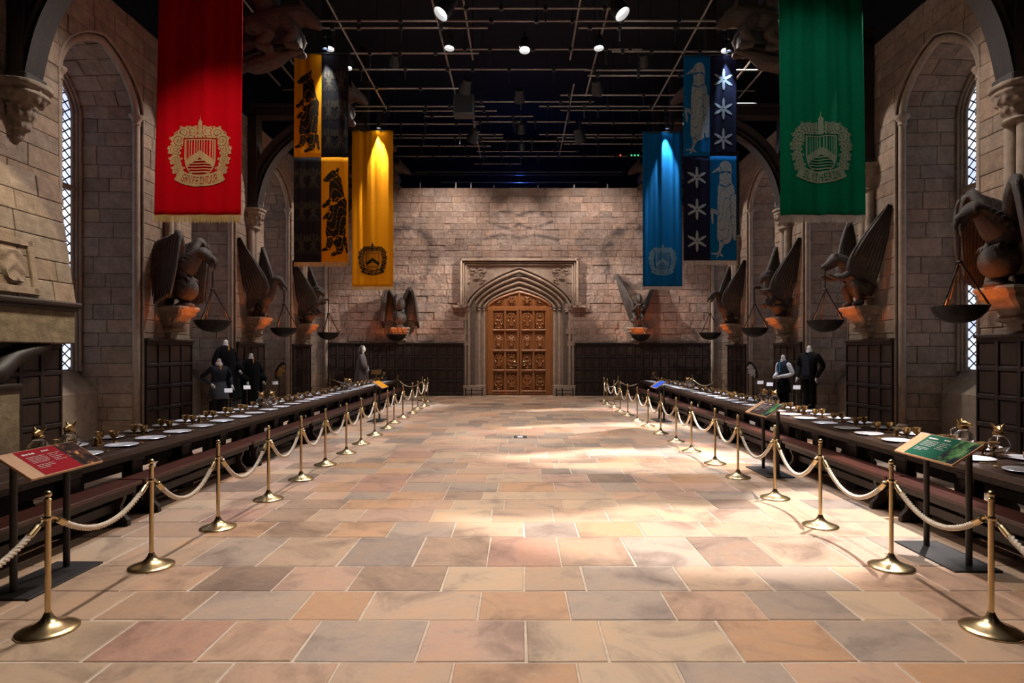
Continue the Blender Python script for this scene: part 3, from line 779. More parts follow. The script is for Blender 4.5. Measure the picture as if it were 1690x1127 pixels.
# ---- fireplace on the left wall ---------------------------------------------
fp = tag(empty('fireplace', (-XW, 9.0, 0)), 'stone fireplace hood with carved shield and dark mantel at left edge', 'fireplace')
L0, L1 = -2.2, 2.02
m = MB(); xs = lambda z: .34 - .32 * min(1, (z - 2.78) / 2.2); zc_ = [2.78, 3.14, 3.5, 3.9, 4.25, 4.6, 4.98]
for za, zb in zip(zc_[:-1], zc_[1:]):
    u = L0
    while u < L1 - .05:
        e = min(L1, u + RND.uniform(.6, 1.0)); e = L1 if L1 - e < .3 else e
        m.prism([(u + .006, za + .006), (e - .006, za + .006), (e - .006, zb - .006), (u + .006, zb - .006)], lambda a, z, d: (xs(z) + d, a, z), -.3, RND.uniform(0, .012), .012, tint())
        u = e
m.build('hood', 'wall_stone', fp)
m = MB(); m.box(-.02, .44, L0, L1 + .05, 2.70, 2.80, .03); m.box(-.02, .38, L0, L1 + .02, 2.64, 2.71, .02); m.build('mantel_shelf', 'dark_wood', fp)
m = MB(); m.box(-.05, .33, L0, L1, 2.06, 2.65, .02, col=(.82, .84, .72)); m.build('lintel', 'wall_stone', fp)
m = MB(); m.box(-.05, .30, -.9, .84, 0, 1.32, .02, col=(.95, .97, .85)); m.build('jamb', 'wall_stone', fp)
m = MB(); limb(m, [(.05, .45, 1.30, .10), (.20, .50, 1.55, .16), (.16, .85, 1.8, .15), (.2, 1.25, 1.95, .11), (.18, 1.55, 2.02, .07)], 6, 10); m.box(.0, .34, -.9, .86, 1.30, 1.40, .02); m.build('scroll_bracket', 'dark_wood', fp, 60)
rp = MB(); fz = lambda u, z, d: (xs(z) + d, u, z)
for a, b, c, d in ((-.3, 1.16, 3.66, 3.78), (-.3, 1.16, 2.86, 2.98), (1.04, 1.16, 2.86, 3.78), (-.3, -.18, 2.86, 3.78)): rp.prism([(a, c), (b, c), (b, d), (a, d)], fz, -.1, .05, .02, (1, 1, 1))
rp = rp.build('relief_frame', 'wall_stone', fp)
sh = MB()
def shf(i, j):
    v = lerp(-1, 1, j); w_ = 1 if v > -.1 else sqrt(max(0.02, 1 - ((v + .1) / .92) ** 2)); u = lerp(-1, 1, i) * w_
    hgt = .07 * (1 - .4 * u * u) + .02 * sin(7 * v + 5 * abs(u)) + (.02 if abs(abs(u) - w_) < .15 else 0)
    return fz(.70 + u * .23, 3.30 + v * .29, hgt if 0 < i < 1 and 0 < j < 1 else 0)
sh.grid(shf, 12, 14, col=(1, 1, 1)); sh.build('shield_relief', 'wall_stone', rp, 60)

# ---- roof trusses ------------------------------------------------------------
INTR = [(8.12, 6.36), (7.92, 7.2), (7.6, 7.85), (7.05, 8.42), (6.3, 8.82), (5.45, 9.02)]
def beast(mb, s):
    """crouching carved animal under and on the hammerbeam end; local x = inwards"""
    limb(mb, [(-.15, 0, 9.72, .34), (.35, 0, 9.85, .36), (.75, 0, 10.0, .28), (1.02, 0, 10.02, .22)], 5, 12)
    limb(mb, [(1.0, 0, 10.02, .22), (1.22, 0, 9.88, .16), (1.36, 0, 9.78, .09)], 4, 10)
    limb(mb, [(.1, 0, 10.25, .30), (-.1, 0, 10.7, .36), (-.2, 0, 11.0, .22)], 4, 12)
    for sy in (-1, 1):
        limb(mb, [(.62, sy * .22, 9.8, .16), (.86, sy * .26, 9.52, .12), (.66, sy * .24, 9.28, .10), (.9, sy * .24, 9.2, .09)], 4, 8)
        limb(mb, [(-.1, sy * .25, 9.7, .24), (.28, sy * .3, 9.45, .17), (.0, sy * .28, 9.2, .1), (.3, sy * .28, 9.14, .09)], 4, 8)
        limb(mb, [(1.02, sy * .12, 10.2, .07), (.96, sy * .17, 10.36, .03)], 3, 6)
    # gnarled branch below
    limb(mb, [(-.55, 0, 9.02, .10), (-.2, .02, 8.86, .20), (.3, -.02, 8.98, .2), (.62, 0, 9.14, .12), (.95, 0, 9.2, .06)], 5, 9)
for i, yc in enumerate([(a + b) / 2 for a, b in PIERS] + [26.32]):
    for s, side in ((-1, 'left'), (1, 'right')):
        nth = ['nearest', 'second', 'third', 'fourth', 'farthest'][i]
        T = tag(empty('roof_truss', (s * XW, yc, 0), pi if s > 0 else 0), 'dark timber hammerbeam brace, %s from the camera on the %s wall' % (nth, side), 'roof truss', 'hammerbeam braces')
        th_ = .19
        q = MB(); ip = spline([(XW - a, b) for a, b in INTR], 5); ep = []
        for k, (a, b) in enumerate(ip):
            t_ = Vector(ip[min(k + 1, len(ip) - 1)]) - Vector(ip[max(k - 1, 0)]); nrm = Vector((-t_.y, t_.x)).normalized()
            ep.append((max(0.0, a + nrm.x * .42), min(9.35, b + nrm.y * .42)))
        R = []
        for (a, b), (c, d) in zip(ip, ep):
            R.append([(a, -th_, b), (lerp(a, c, .18), -th_ * .55, lerp(b, d, .18)), (lerp(a, c, .3), -th_ * 1.05, lerp(b, d, .3)), (lerp(a, c, .62), -th_ * .7, lerp(b, d, .62)), (c, -th_, d),
                      (c, th_, d), (lerp(a, c, .62), th_ * .7, lerp(b, d, .62)), (lerp(a, c, .3), th_ * 1.05, lerp(b, d, .3)), (lerp(a, c, .18), th_ * .55, lerp(b, d, .18)), (a, th_, b)])
        q.rings(R); q.build('arched_brace', 'truss_wood', T, 30)
        q = MB(); q.box(0, .30, -.2, .2, 6.36, 9.3, .02); q.box(.0, .36, -.23, .23, 6.36, 6.5, .02); q.build('wall_post', 'truss_wood', T)
        q = MB(); q.box(0, 3.15, -.2, .2, 9.2, 9.55, .03); q.box(0, 3.2, -.24, .24, 9.5, 9.6, .02); q.build('hammerbeam', 'truss_wood', T)
        q = MB(); q.box(2.3, 2.62, -.18, .18, 9.55, 13.6, .03); q.build('hammer_post', 'truss_wood', T)
        q = MB(); beast(q, s); q.v = [(a + 2.25, b, c - .08) for a, b, c in q.v]; o = q.build('carved_beast', 'beast_wood', T, 180)
        md = o.modifiers.new('remesh', 'REMESH'); md.mode = 'VOXEL'; md.voxel_size = .035; md.use_smooth_shade = True

# ================================================================== STATUES AND HANGING BOWLS
def remesh(o, vox=.022, smooth=3):
    md = o.modifiers.new('remesh', 'REMESH'); md.mode = 'VOXEL'; md.voxel_size = vox; md.use_smooth_shade = True
    if smooth:
        sm = o.modifiers.new('smooth', 'SMOOTH'); sm.factor = .5; sm.iterations = smooth
    return o
def corbel_mesh():
    q = MB(); rs = []
    for z, o_, hw in [(3.0, .56, .42), (2.95, .58, .44), (2.92, .56, .42), (2.87, .50, .38), (2.80, .50, .38), (2.76, .44, .33), (2.68, .34, .28), (2.58, .27, .23), (2.52, .25, .2), (2.47, .32, .26), (2.43, .31, .25), (2.38, .18, .15), (2.27, .12, .11)]:
        c = min(o_, hw) * .16
        rs.append([(-.02, -hw, z), (o_ - c, -hw, z), (o_, -hw + c, z), (o_, hw - c, z), (o_ - c, hw, z), (-.02, hw, z)])
    q.rings(rs)
    for sy in (-1, 0, 1):
        for z, r_ in ((2.72, .07), (2.62, .06), (2.44, .05)):
            k = .9 if sy == 0 else .55; q.sphere((.10 + r_ * 4 * k * (z - 2.1) * .8, sy * (z - 2.2) * .55, z), (r_, r_, r_ * 1.1), 8, 6)
    return q
def feather_wing(mb, lead, trail, n, th, tipcut=.0, ridges=9, nv=16):
    """solid feathered sheet between a leading and a trailing curve (functions of v in 0..1), ridged into feathers"""
    nu = ridges * 4
    def pt(i, j, side):
        u = i; v = j
        fe = abs(((u * ridges) % 1) - .5) * 2                      # 1 at the gaps between feathers
        vv = v * (1 - tipcut * fe ** 2 * (.4 + .6 * u))
        a, b = Vector(lead(vv)), Vector(trail(vv)); p = a.lerp(b, u)
        d = (b - a); e = Vector(lead(min(1, vv + .02))) - Vector(lead(max(0, vv - .02)))
        nn = d.cross(e); nn = nn.normalized() if nn.length > 1e-6 else Vector((0, 1, 0))
        cov = .045 * (1 - fe) ** .7 * sstep(.25, .4, v) + .03 * abs(sin(v * 24 + u * 9)) * (1 - sstep(.2, .42, v))
        thick = th * (1 - .75 * v) * (1 - .6 * u) + .006
        return p + nn * side * (thick + cov)
    mb.grid(lambda i, j: pt(i, j, 1), nu, nv); mb.grid(lambda i, j: pt(i, j, -1), nu, nv)
    m_ = nv + 1; rim = lambda fn: mb.grid(fn, nv, 1)
    mb.grid(lambda i, j: pt(i, 1, 1 - 2 * j), nu, 1); mb.grid(lambda i, j: pt(i, 0, 1 - 2 * j), nu, 1)
    mb.grid(lambda i, j: pt(0, i, 1 - 2 * j), nv, 1); mb.grid(lambda i, j: pt(1, i, 1 - 2 * j), nv, 1)
def bez(*P):
    P = [Vector(p) for p in P]
    def f(t):
        q = P
        while len(q) > 1: q = [a.lerp(b, t) for a, b in zip(q[:-1], q[1:])]
        return q[0]
    return f

def statue_parts(kind):
    """returns dict part -> (MB, material, remesh voxel)"""
    out = {'corbel': (corbel_mesh(), 'corbel_stone', 0)}
    b = MB(); hook = (1.06, 0, 3.84)
    if kind == 'eagle':
        g = MB(); g.sphere((.40, 0, 3.42), .30, 24, 16); g.lathe([(.22, 3.0), (.22, 3.05), (.12, 3.10), (.13, 3.18)], 12, (.40, 0, 0)); out['globe'] = (g, 'statue', 0)
        spine = [(.10, 0, 3.62, .10), (.22, 0, 3.80, .20), (.42, 0, 3.97, .26), (.58, 0, 4.12, .20), (.71, 0, 4.23, .145), (.82, 0, 4.27, .14), (.92, 0, 4.22, .135), (.99, 0, 4.15, .10)]
        limb(b, spine, 5, 14)
        limb(b, [(.97, 0, 4.19, .085), (1.08, 0, 4.14, .068), (1.125, 0, 4.02, .045), (1.10, 0, 3.90, .022), (1.06, 0, 3.84, .010)], 4, 8)
        limb(b, [(.95, 0, 4.08, .055), (1.02, 0, 4.0, .036), (1.03, 0, 3.92, .012)], 4, 8)
        for i, p in enumerate(spline(spine, 4)[3:-5]):               # shaggy neck and back feathers
            for j in range(7):
                an = pi * (j + (.5 if i % 2 else 0)) / 6.5
                b.sphere((p[0], p[1] + p[3] * .98 * cos(an), p[2] + p[3] * .98 * sin(an) * .9), (.055, .032, .03), 6, 4, M=Matrix.Rotation(-.7, 3, 'Y'))
        for sy in (-1, 1):
            b.sphere((.95, sy * .10, 4.2), .03, 8, 6)
            limb(b, [(.36, sy * .13, 3.82, .12), (.46, sy * .15, 3.70, .07), (.44, sy * .15, 3.66, .05)], 3, 8)
            for k in (-1, 0, 1): limb(b, [(.46, sy * .15, 3.68, .035), (.55, sy * .15 + k * .06, 3.67, .03), (.62, sy * .15 + k * .08, 3.58, .012)], 3, 6)
        limb(b, [(.14, 0, 3.62, .12), (.08, 0, 3.3, .10), (.06, 0, 3.05, .06)], 4, 8)
        for sy in (-1, 1):
            wg = MB()
            lead = bez((.40, sy * .18, 4.1), (.62, sy * .42, 5.1), (.72, sy * .75, 4.75), (.60, sy * .62, 3.9), (.48, sy * .74, 3.22))
            trail = bez((.06, sy * .14, 3.9), (.02, sy * .40, 5.0), (.02, sy * .62, 4.5), (.06, sy * .60, 3.7), (.12, sy * .78, 2.98))
            feather_wing(wg, lead, trail, 9, .04, .22, 9, 22)
            for k in range(9):                                   # long separate flight feathers hanging from the wrist
                u = k / 8; vs_ = [lerp(.42, .93 + .10 * (1 - u) - .05 * (k % 2), i / 9) for i in range(10)]
                pth = [Vector(lead(min(1, v))).lerp(Vector(trail(min(1, v))), u) + Vector((0, sy * (.035 + .03 * v), -.10 * max(0, v - .9) * 10 * .5)) for v in vs_]
                wg.tube(pth, [.012 + .034 * sin(pi * min(1, .25 + .75 * i / 9) ** 1.3) for i in range(10)], 8)
            limb(wg, [(.36, sy * .16, 4.08, .10), (.46, sy * .30, 4.42, .10), (.50, sy * .46, 4.66, .085), (.53, sy * .55, 4.58, .06), (.55, sy * .59, 4.3, .035)], 5, 10)
            out['wing' + ('a' if sy < 0 else 'b')] = (wg, 'statue', 0)
    elif kind in ('vulture', 'wolf', 'figure'):
        r = MB()
        if kind == 'vulture':
            limb(b, [(.16, 0, 3.42, .14), (.34, 0, 3.55, .24), (.52, 0, 3.66, .23), (.66, 0, 3.84, .15), (.72, 0, 4.02, .12), (.80, 0, 4.16, .12), (.92, 0, 4.16, .115), (1.02, 0, 4.06, .085)], 5, 14)
            limb(b, [(.99, 0, 4.10, .075), (1.10, 0, 3.97, .05), (1.16, 0, 3.87, .028), (1.12, 0, 3.83, .012)], 4, 8)
            limb(b, [(.93, 0, 4.03, .055), (.99, 0, 3.90, .04), (1.06, 0, 3.83, .015)], 4, 8)
            for sy in (-1, 1):
                b.sphere((.97, sy * .09, 4.15), .028, 8, 6)
                limb(b, [(.40, sy * .14, 3.48, .13), (.48, sy * .15, 3.28, .08), (.42, sy * .15, 3.12, .06), (.52, sy * .15, 3.05, .06)], 4, 8)
            limb(r, [(.22, 0, 3.02, .18), (.30, .02, 3.18, .20), (.34, 0, 3.36, .17)], 4, 9); r.sphere((.44, -.08, 3.10), (.14, .16, .10), 8, 6); r.sphere((.40, .10, 3.22), (.14, .14, .10), 8, 6)
            out['rock'] = (r, 'statue', .03)
        elif kind == 'wolf':
            limb(b, [(.20, 0, 3.34, .20), (.28, 0, 3.62, .25), (.40, 0, 3.86, .24), (.58, 0, 4.02, .18), (.74, 0, 4.12, .14), (.88, 0, 4.12, .13), (1.0, 0, 4.02, .085), (1.14, 0, 3.95, .055)], 5, 14)
            limb(b, [(.86, 0, 4.0, .07), (.98, 0, 3.92, .045), (1.08, 0, 3.87, .03)], 4, 8)
            for sy in (-1, 1):
                limb(b, [(.88, sy * .09, 4.22, .045), (.84, sy * .12, 4.32, .015)], 3, 6); b.sphere((.97, sy * .07, 4.09), .025, 8, 6)
                limb(b, [(.50, sy * .18, 3.86, .12), (.72, sy * .2, 3.72, .085), (.92, sy * .17, 3.68, .06), (1.06, sy * .15, 3.74, .05)], 5, 9)
                for k in (-1, 0, 1): limb(b, [(1.05, sy * .15 + k * .03, 3.74, .026), (1.13, sy * .15 + k * .04, 3.76, .016)], 2, 6)
                limb(b, [(.22, sy * .20, 3.42, .19), (.44, sy * .23, 3.50, .15), (.40, sy * .22, 3.22, .09), (.34, sy * .22, 3.08, .07), (.50, sy * .22, 3.05, .06)], 5, 10)
            hook = (1.08, 0, 3.93)
        else:
            limb(b, [(.22, 0, 3.42, .21), (.34, 0, 3.66, .21), (.46, 0, 3.88, .20), (.55, 0, 4.02, .15), (.63, 0, 4.14, .12)], 5, 14)
            limb(b, [(.60, 0, 4.20, .15), (.72, 0, 4.24, .14), (.84, 0, 4.16, .08), (.88, 0, 4.08, .04)], 4, 12)
            limb(b, [(.46, 0, 4.28, .10), (.6, 0, 4.36, .11), (.78, 0, 4.32, .08), (.90, 0, 4.22, .03)], 4, 10)
            for sy in (-1, 1):
                if sy < 0: limb(b, [(.50, -.17, 3.92, .10), (.68, -.2, 3.78, .075), (.86, -.1, 3.92, .06), (1.04, -.02, 3.94, .055)], 5, 9)
                else: limb(b, [(.50, .17, 3.92, .10), (.72, .22, 3.82, .075), (.9, .1, 3.84, .055)], 5, 9)
                limb(b, [(.26, sy * .14, 3.46, .15), (.52, sy * .17, 3.56, .11), (.66, sy * .16, 3.36, .075), (.78, sy * .15, 3.42, .05)], 5, 9)
                limb(b, [(.74, sy * .15, 3.42, .045), (.88, sy * .15, 3.40, .03)], 2, 7)
            for k in range(4): limb(b, [(1.02, -.05 + .025 * k, 3.97, .022), (1.09, -.045 + .025 * k, 3.95, .02), (1.07, -.04 + .025 * k, 3.88, .015)], 3, 6)
            r.sphere((.26, 0, 3.32), (.30, .32, .17), 12, 8); limb(r, [(.24, 0, 3.0, .17), (.26, 0, 3.2, .2)], 3, 9); out['rock'] = (r, 'statue', .03)
            hook = (1.06, 0, 3.90)
        for sy in (-1, 1):
            wg = MB(); top = 5.34 if kind != 'wolf' else 5.25
            lead = bez((.62, sy * .20, 3.76), (.66, sy * .30, 4.25), (.40, sy * .62, 4.7), (.06, sy * .82, top))
            trail = bez((.10, sy * .20, 3.22), (.02, sy * .40, 3.7), (.0, sy * .72, 4.5), (-.0, sy * .86, top - .03))
            feather_wing(wg, lead, trail, 9, .045, .03, 8, 18)
            limb(wg, [(.50, sy * .16, 3.74, .11), (.62, sy * .22, 3.86, .085), (.60, sy * .30, 4.15, .055), (.47, sy * .46, 4.5, .04), (.26, sy * .65, 4.92, .028), (.07, sy * .82, top, .012)], 5, 9)
            out['wing' + ('a' if sy < 0 else 'b')] = (wg, 'statue', 0)
    out['body'] = (b, 'statue', .022)
    return out, hook
PROTO = {}
def make_statue(kind, loc, rz, label, name='winged_statue'):
    S = tag(empty(name, loc, rz), label, 'statue', 'winged wall statues')
    if kind not in PROTO:
        d, hook = statue_parts(kind); objs = []
        for part, (mb, mt, vx) in d.items():
            o = mb.build('wing' if part.startswith('wing') else part, mt, S, 180 if part != 'corbel' else 20)
            if vx: remesh(o, .016 if kind == 'eagle' else vx, 1 if kind == 'eagle' else 3)
            objs.append(o)
        PROTO[kind] = (objs, hook)
    else:
        for o in PROTO[kind][0]: inst(o, S)
    return PROTO[kind][1]
BRZ = []
def make_brazier(loc, rz, hook, label, power):
    """iron bowl hung on three rods from the statue's hook, ember lamp inside"""
    B = tag(empty('hanging_brazier', loc, rz), label, 'brazier', 'hanging bowls under the statues')
    hx_, hz = hook[0], hook[2]
    if not BRZ:
        c = MB(); prof = [(.02, -.27), (.10, -.262), (.2, -.235), (.30, -.17), (.37, -.09), (.41, 0), (.415, .012), (.395, .012), (.35, -.08), (.28, -.15), (.18, -.205), (.02, -.235)]
        c.lathe(prof, 28); BRZ.append(c.build('bowl', 'iron', None, 50)); COL.objects.unlink(BRZ[0])
        l = MB(); l.lathe([(.12, -.16), (.12, -.13), (.02, -.12)], 14); e = l.build('ember_lamp', 'lamp_ember', None, 40); COL.objects.unlink(e); BRZ.append(e)
    zr = 2.66
    b = inst(BRZ[0], B, (hx_, 0, zr)); e = inst(BRZ[1], B, (hx_, 0, zr))
    for k in range(3):
        a = 2 * pi * k / 3 + .35; q = MB(); p0 = Vector((hx_ + .39 * cos(a), .39 * sin(a), zr + .01)); p1 = Vector((hx_ + .02 * cos(a), .02 * sin(a), 3.40))
        n = 40; q.tube([p0.lerp(p1, i / n) for i in range(n + 1)], [.022 if i < 12 else (.02 if i % 2 else .011) for i in range(n + 1)], 6); q.sphere(p0, .03, 8, 5)
        q.build('rod', 'iron', B, 60)
    q = MB(); n = 14
    q.tube([(hx_, 0, lerp(3.40, hz, i / n)) for i in range(n + 1)], [.022 if i % 2 else .010 for i in range(n + 1)], 6)
    q.lathe([(.03, 3.36), (.055, 3.38), (.055, 3.41), (.03, 3.44)], 10, (hx_, 0, 0)); q.build('chain', 'iron', B, 60)
    bpy.context.view_layer.update()
    wp = B.matrix_world @ Vector((hx_, 0, zr + .04)); point('ember_light', wp, power, (1.0, .23, .045), .05)
    return B
EMB = 11.5
LK = ['', 'eagle', 'vulture', 'figure']; RK = ['eagle', 'wolf', 'figure', 'vulture']
DESC = {'eagle': 'dark stone eagle perched on a globe', 'vulture': 'dark stone vulture with tall raised wings', 'wolf': 'dark stone winged wolf', 'figure': 'dark stone winged hooded figure'}
NTH = ['nearest', 'second', 'third', 'farthest']
for i, (y0, y1) in enumerate(PIERS):
    yc = (y0 + y1) / 2
    if LK[i]:
        hk = make_statue(LK[i], (-XW, yc, 0), 0, DESC[LK[i]] + ' on the %s pier of the left wall' % NTH[i])
        make_brazier((-XW, yc, 0), 0, hk, 'black iron bowl hung from the %s on the left wall' % DESC[LK[i]][11:].split(' with')[0].split(' perched')[0], EMB)
    hk = make_statue(RK[i], (XW, yc, 0), pi, DESC[RK[i]] + ' on the %s pier of the right wall' % NTH[i])
    make_brazier((XW, yc, 0), pi, hk, 'black iron bowl hung from the %s on the right wall' % DESC[RK[i]][11:].split(' with')[0].split(' perched')[0], EMB)
hk = make_statue('eagle', (-5.2, YB, 0), -pi / 2, 'dark stone eagle facing front on the end wall left of the door')
make_brazier((-5.2, YB, 0), -pi / 2, hk, 'black iron bowl in front of the end-wall eagle left of the door', EMB)
hk = make_statue('figure', (5.15, YB, 0), -pi / 2, 'dark stone winged figure facing front on the end wall right of the door')
make_brazier((5.15, YB, 0), -pi / 2, hk, 'black iron bowl in front of the end-wall statue right of the door', EMB)

# ================================================================== BANNERS
FONT = {'A': '01110 10001 10001 11111 10001 10001 10001', 'C': '01111 10000 10000 10000 10000 10000 01111', 'D': '11110 10001 10001 10001 10001 10001 11110',
        'E': '11111 10000 10000 11110 10000 10000 11111', 'F': '11111 10000 10000 11110 10000 10000 10000', 'G': '01111 10000 10000 10111 10001 10001 01111',
        'H': '10001 10001 10001 11111 10001 10001 10001', 'I': '11111 00100 00100 00100 00100 00100 11111', 'L': '10000 10000 10000 10000 10000 10000 11111',
        'N': '10001 11001 10101 10101 10011 10001 10001', 'O': '01110 10001 10001 10001 10001 10001 01110', 'P': '11110 10001 10001 11110 10000 10000 10000',
        'R': '11110 10001 10001 11110 10100 10010 10001', 'S': '01111 10000 10000 01110 00001 00001 11110', 'T': '11111 00100 00100 00100 00100 00100 00100',
        'U': '10001 10001 10001 10001 10001 10001 01110', 'V': '10001 10001 10001 10001 10001 01010 00100', 'W': '10001 10001 10001 10101 10101 11011 10001',
        'Y': '10001 10001 01010 00100 00100 00100 00100'}
FONT = {k: v.split() for k, v in FONT.items()}
def crest(word):
    """generic heraldic achievement: plain shield with chevron, leafy mantling, plume, ribbon with lettering; u in -.5..0.5, v in 0..1.25"""
    n = len(word); span = .88
    def f(u, v):
        a = abs(u); R = sqrt(u * u + (v - .86) ** 2); ang = atan2(u, .86 - v)
        if .60 < R < .80 and abs(ang) < .56:                          # ribbon
            if .625 < R < .775:
                t_ = (ang + span / 2) / span * n
                if 0 <= t_ < n:
                    k = int(t_); cx = (t_ - k - .12) / .76; cy = (R - .635) / .13
                    if 0 <= cx < 1 and 0 <= cy < 1: return FONT[word[k]][int(cy * 7)][int(cx * 5)] == '0'
            return True
        w_ = .255 if v > .55 else .255 * sqrt(max(0, 1 - ((.55 - v) / .33) ** 2))
        if .20 < v < .90 and a < w_ + .03:
            if a > w_ or v > .875: return False
            if a > w_ - .022 or v > .855: return True
            if abs(v - (.62 - .7 * a)) < .065: return True           # chevron
            return (int((u + 1) * 70) % 3) == 0 if v > .62 - .7 * a else (int(v * 60) % 3) == 0
        for cx, cy, r in ((.36, .86, .13), (.42, .70, .11), (.40, .52, .10), (.36, .36, .10), (.27, .98, .12), (.30, .25, .075), (.13, 1.0, .10)):
            dx, dy = a - cx, v - cy; r_ = sqrt(dx * dx + dy * dy); r2 = r * (1 + .16 * sin(7 * atan2(dy, dx)))
            if r_ < r2: return abs(((r_ / r) * 2.4 + atan2(dy, dx) / (2 * pi)) % 1 - .5) > .10
        if v > .88 and a < .10 * (1 + .25 * sin(v * 60)) * (1 - sstep(1.02, 1.24, v)) + .004: return abs(a - .045) > .008
        return False
    return f
def capsule(px_, py_, ax, ay, bx, by, r0, r1):
    dx, dy = bx - ax, by - ay; t_ = max(0, min(1, ((px_ - ax) * dx + (py_ - ay) * dy) / (dx * dx + dy * dy)))
    return sqrt((px_ - ax - dx * t_) ** 2 + (py_ - ay - dy * t_) ** 2) - lerp(r0, r1, t_)
def shape(caps, line=.012):
    def f(u, v):
        best = min(capsule(u, v, *c) for c in caps)
        if best > 0: return False
        inner = sorted(capsule(u, v, *c) for c in caps)
        if len(inner) > 1 and abs(inner[0] - inner[1]) < line and inner[0] < -.02: return False     # contour lines where limbs meet
        return abs(((v * 5 + 1.3 * sin(u * 9 + v * 3)) % 1) - .5) > .035
    return f
BIRD = shape([(.02, .50, .06, 1.55, .17, .19), (.05, 1.5, .05, 1.95, .15, .13), (.05, 1.98, .05, 2.05, .145, .14), (-.05, 2.02, -.24, 1.93, .06, .012), (.18, 1.35, .26, .45, .13, .04),
              (.0, .55, -.06, .28, .10, .045), (-.06, .28, -.10, .14, .03, .025), (-.10, .12, -.26, .12, .03, .012), (-.1, .12, -.02, .06, .03, .012), (-.1, .12, -.16, .03, .025, .012), (-.10, 1.0, -.26, 1.1, .045, .03), (-.26, 1.1, -.24, .8, .03, .018)])
BEAST = shape([(.02, .60, .08, 1.25, .22, .19), (.06, 1.25, .02, 1.75, .18, .13), (-.02, 1.85, -.20, 1.76, .12, .05), (.04, 1.9, .08, 2.0, .04, .03), (-.02, 1.35, -.24, 1.18, .07, .045), (.0, 1.1, -.22, .92, .07, .045),
               (.06, .5, .12, .2, .15, .07), (.12, .16, -.04, .10, .05, .04), (-.06, .5, -.14, .26, .10, .06), (-.14, .24, -.27, .2, .045, .03), (.22, .45, .27, .15, .05, .02)])
def sheaf(cu, cv, h):
    def f(u, v):
        x, y = (u - cu) / h, (v - cv) / h
        if abs(x) > .5 or not -.5 < y < .5: return False
        for j in (-2, -1, 0, 1, 2):
            ex, ey = (x - j * .15) / .055, (y - (.26 - .045 * abs(j))) / .17
            if ex * ex + ey * ey < 1: return abs(((y * 22 + abs(x - j * .15) * 12) % 1) - .5) > .12
            if y < .2 and abs(x - j * (.15 * (y + .08) / .34 if y > -.08 else -.13 * (y + .08) / .42)) < .02: return True
        return abs(y + .08) < .035 and abs(x) < .13
    return f
def star(cu, cv, r):
    def f(u, v):
        x, y = u - cu, v - cv; d = sqrt(x * x + y * y); a = atan2(y, x)
        if d < r and d < r * (.28 + .72 * abs(cos(3 * a + pi / 2)) ** 3): return d > .02
        for k in range(6):
            q = 2 * pi * (k + .5) / 6 + pi / 6 + pi/6
            if (x - r * .98 * cos(q)) ** 2 + (y - r * .98 * sin(q)) ** 2 < .0006: return True
        return False
    return f
def banner(label, x, Y, zt, zb, wid, seed, fields, prints, fringe, lean=.0, bot_scale=1.0, amp=.035):
    """fields: (u0, u1, v0, v1, material); prints: (name, material, mask, cu, v0, su, width, height, cell)"""
    B = tag(empty('banner', (x, Y, 0)), label, 'banner')
    hgt = zt - zb; rr = random.Random(seed); ph = [rr.uniform(0, 6.28) for _ in range(5)]
    def P(u, v, off=0.0):                                                  # u -0.5..0.5 of width, v metres above the hem
        t_ = v / hgt; k = lerp(.55, 1.0, t_) * amp
        dpt = k * (sin(u * 15 + ph[0] + .4 * sin(v * .6)) + .6 * sin(u * 27 + ph[1] + .25 * v) + .35 * sin(u * 44 + ph[2])) + .02 * sin(v * .9 + ph[3])
        wsc = lerp(bot_scale, 1.0, t_)
        return Vector((u * wid * wsc, -lean * (1 - t_) - dpt * .8 - off, zb + v))
    for (u0, u1, v0, v1, mt) in fields:
        q = MB(); q.grid(lambda i, j: P(lerp(u0, u1, i), lerp(v0, v1, j)), max(8, int(64 * (u1 - u0))), max(6, int((v1 - v0) * 8)))
        o = q.build('cloth', mt, B, 180); sd = o.modifiers.new('solid', 'SOLIDIFY'); sd.thickness = .006; sd.offset = 1 if False else -1
    for nm, mt, mask, cu, v0, w_, h_, cell in prints:
        q = MB(); nx, ny = int(w_ / cell), int(h_ / cell); idx = {}
        def vid(i, j):
            if (i, j) not in idx:
                idx[(i, j)] = len(q.v); q.v.append(tuple(P(cu + (i * cell - w_ / 2) / wid, v0 + j * cell, .011)))
            return idx[(i, j)]
        for j in range(ny):
            for i in range(nx):
                if mask((i + .5) * cell - w_ / 2, (j + .5) * cell):
                    q.f.append([vid(i, j), vid(i + 1, j), vid(i + 1, j + 1), vid(i, j + 1)]); q.c.append(None)
        q.build(nm, mt, B, 180, recalc=False)
    q = MB(); n = int(wid / .012)
    for k in range(n):
        u = -.5 + (k + .5) / n; p = P(u, 0); l = .11 + rr.uniform(-.012, .012); w_ = wid / n * .42
        q.add([p + Vector((-w_, -.008, .02)), p + Vector((w_, -.008, .02)), p + Vector((w_ + rr.uniform(-.004, .004), -.008 + rr.uniform(-.008, .004), -l)), p + Vector((-w_, -.006, -l))], [(0, 1, 2, 3)])
    q.build('fringe', fringe, B, recalc=False)
    q = MB(); q.tube([(-wid / 2 - .06, 0, zt), (wid / 2 + .06, 0, zt)], .025, 8); q.build('hanging_bar', 'rig_black', B, 60)
    return B
def scaled(mask, s_): return lambda u, v: mask(u / s_, v / s_)
banner('long red banner with gold crest and gold fringe', -5.46, 10.42, 10.2, 4.22, 1.43, 1, [(-.5, .5, 0, 5.98, 'red_cloth')],
       [('crest_emblem', 'gold_print', crest('GRYFFINDOR'), .02, .44, 1.06, 1.28, .008)], 'gold_fringe', .12, 1.035, .02)
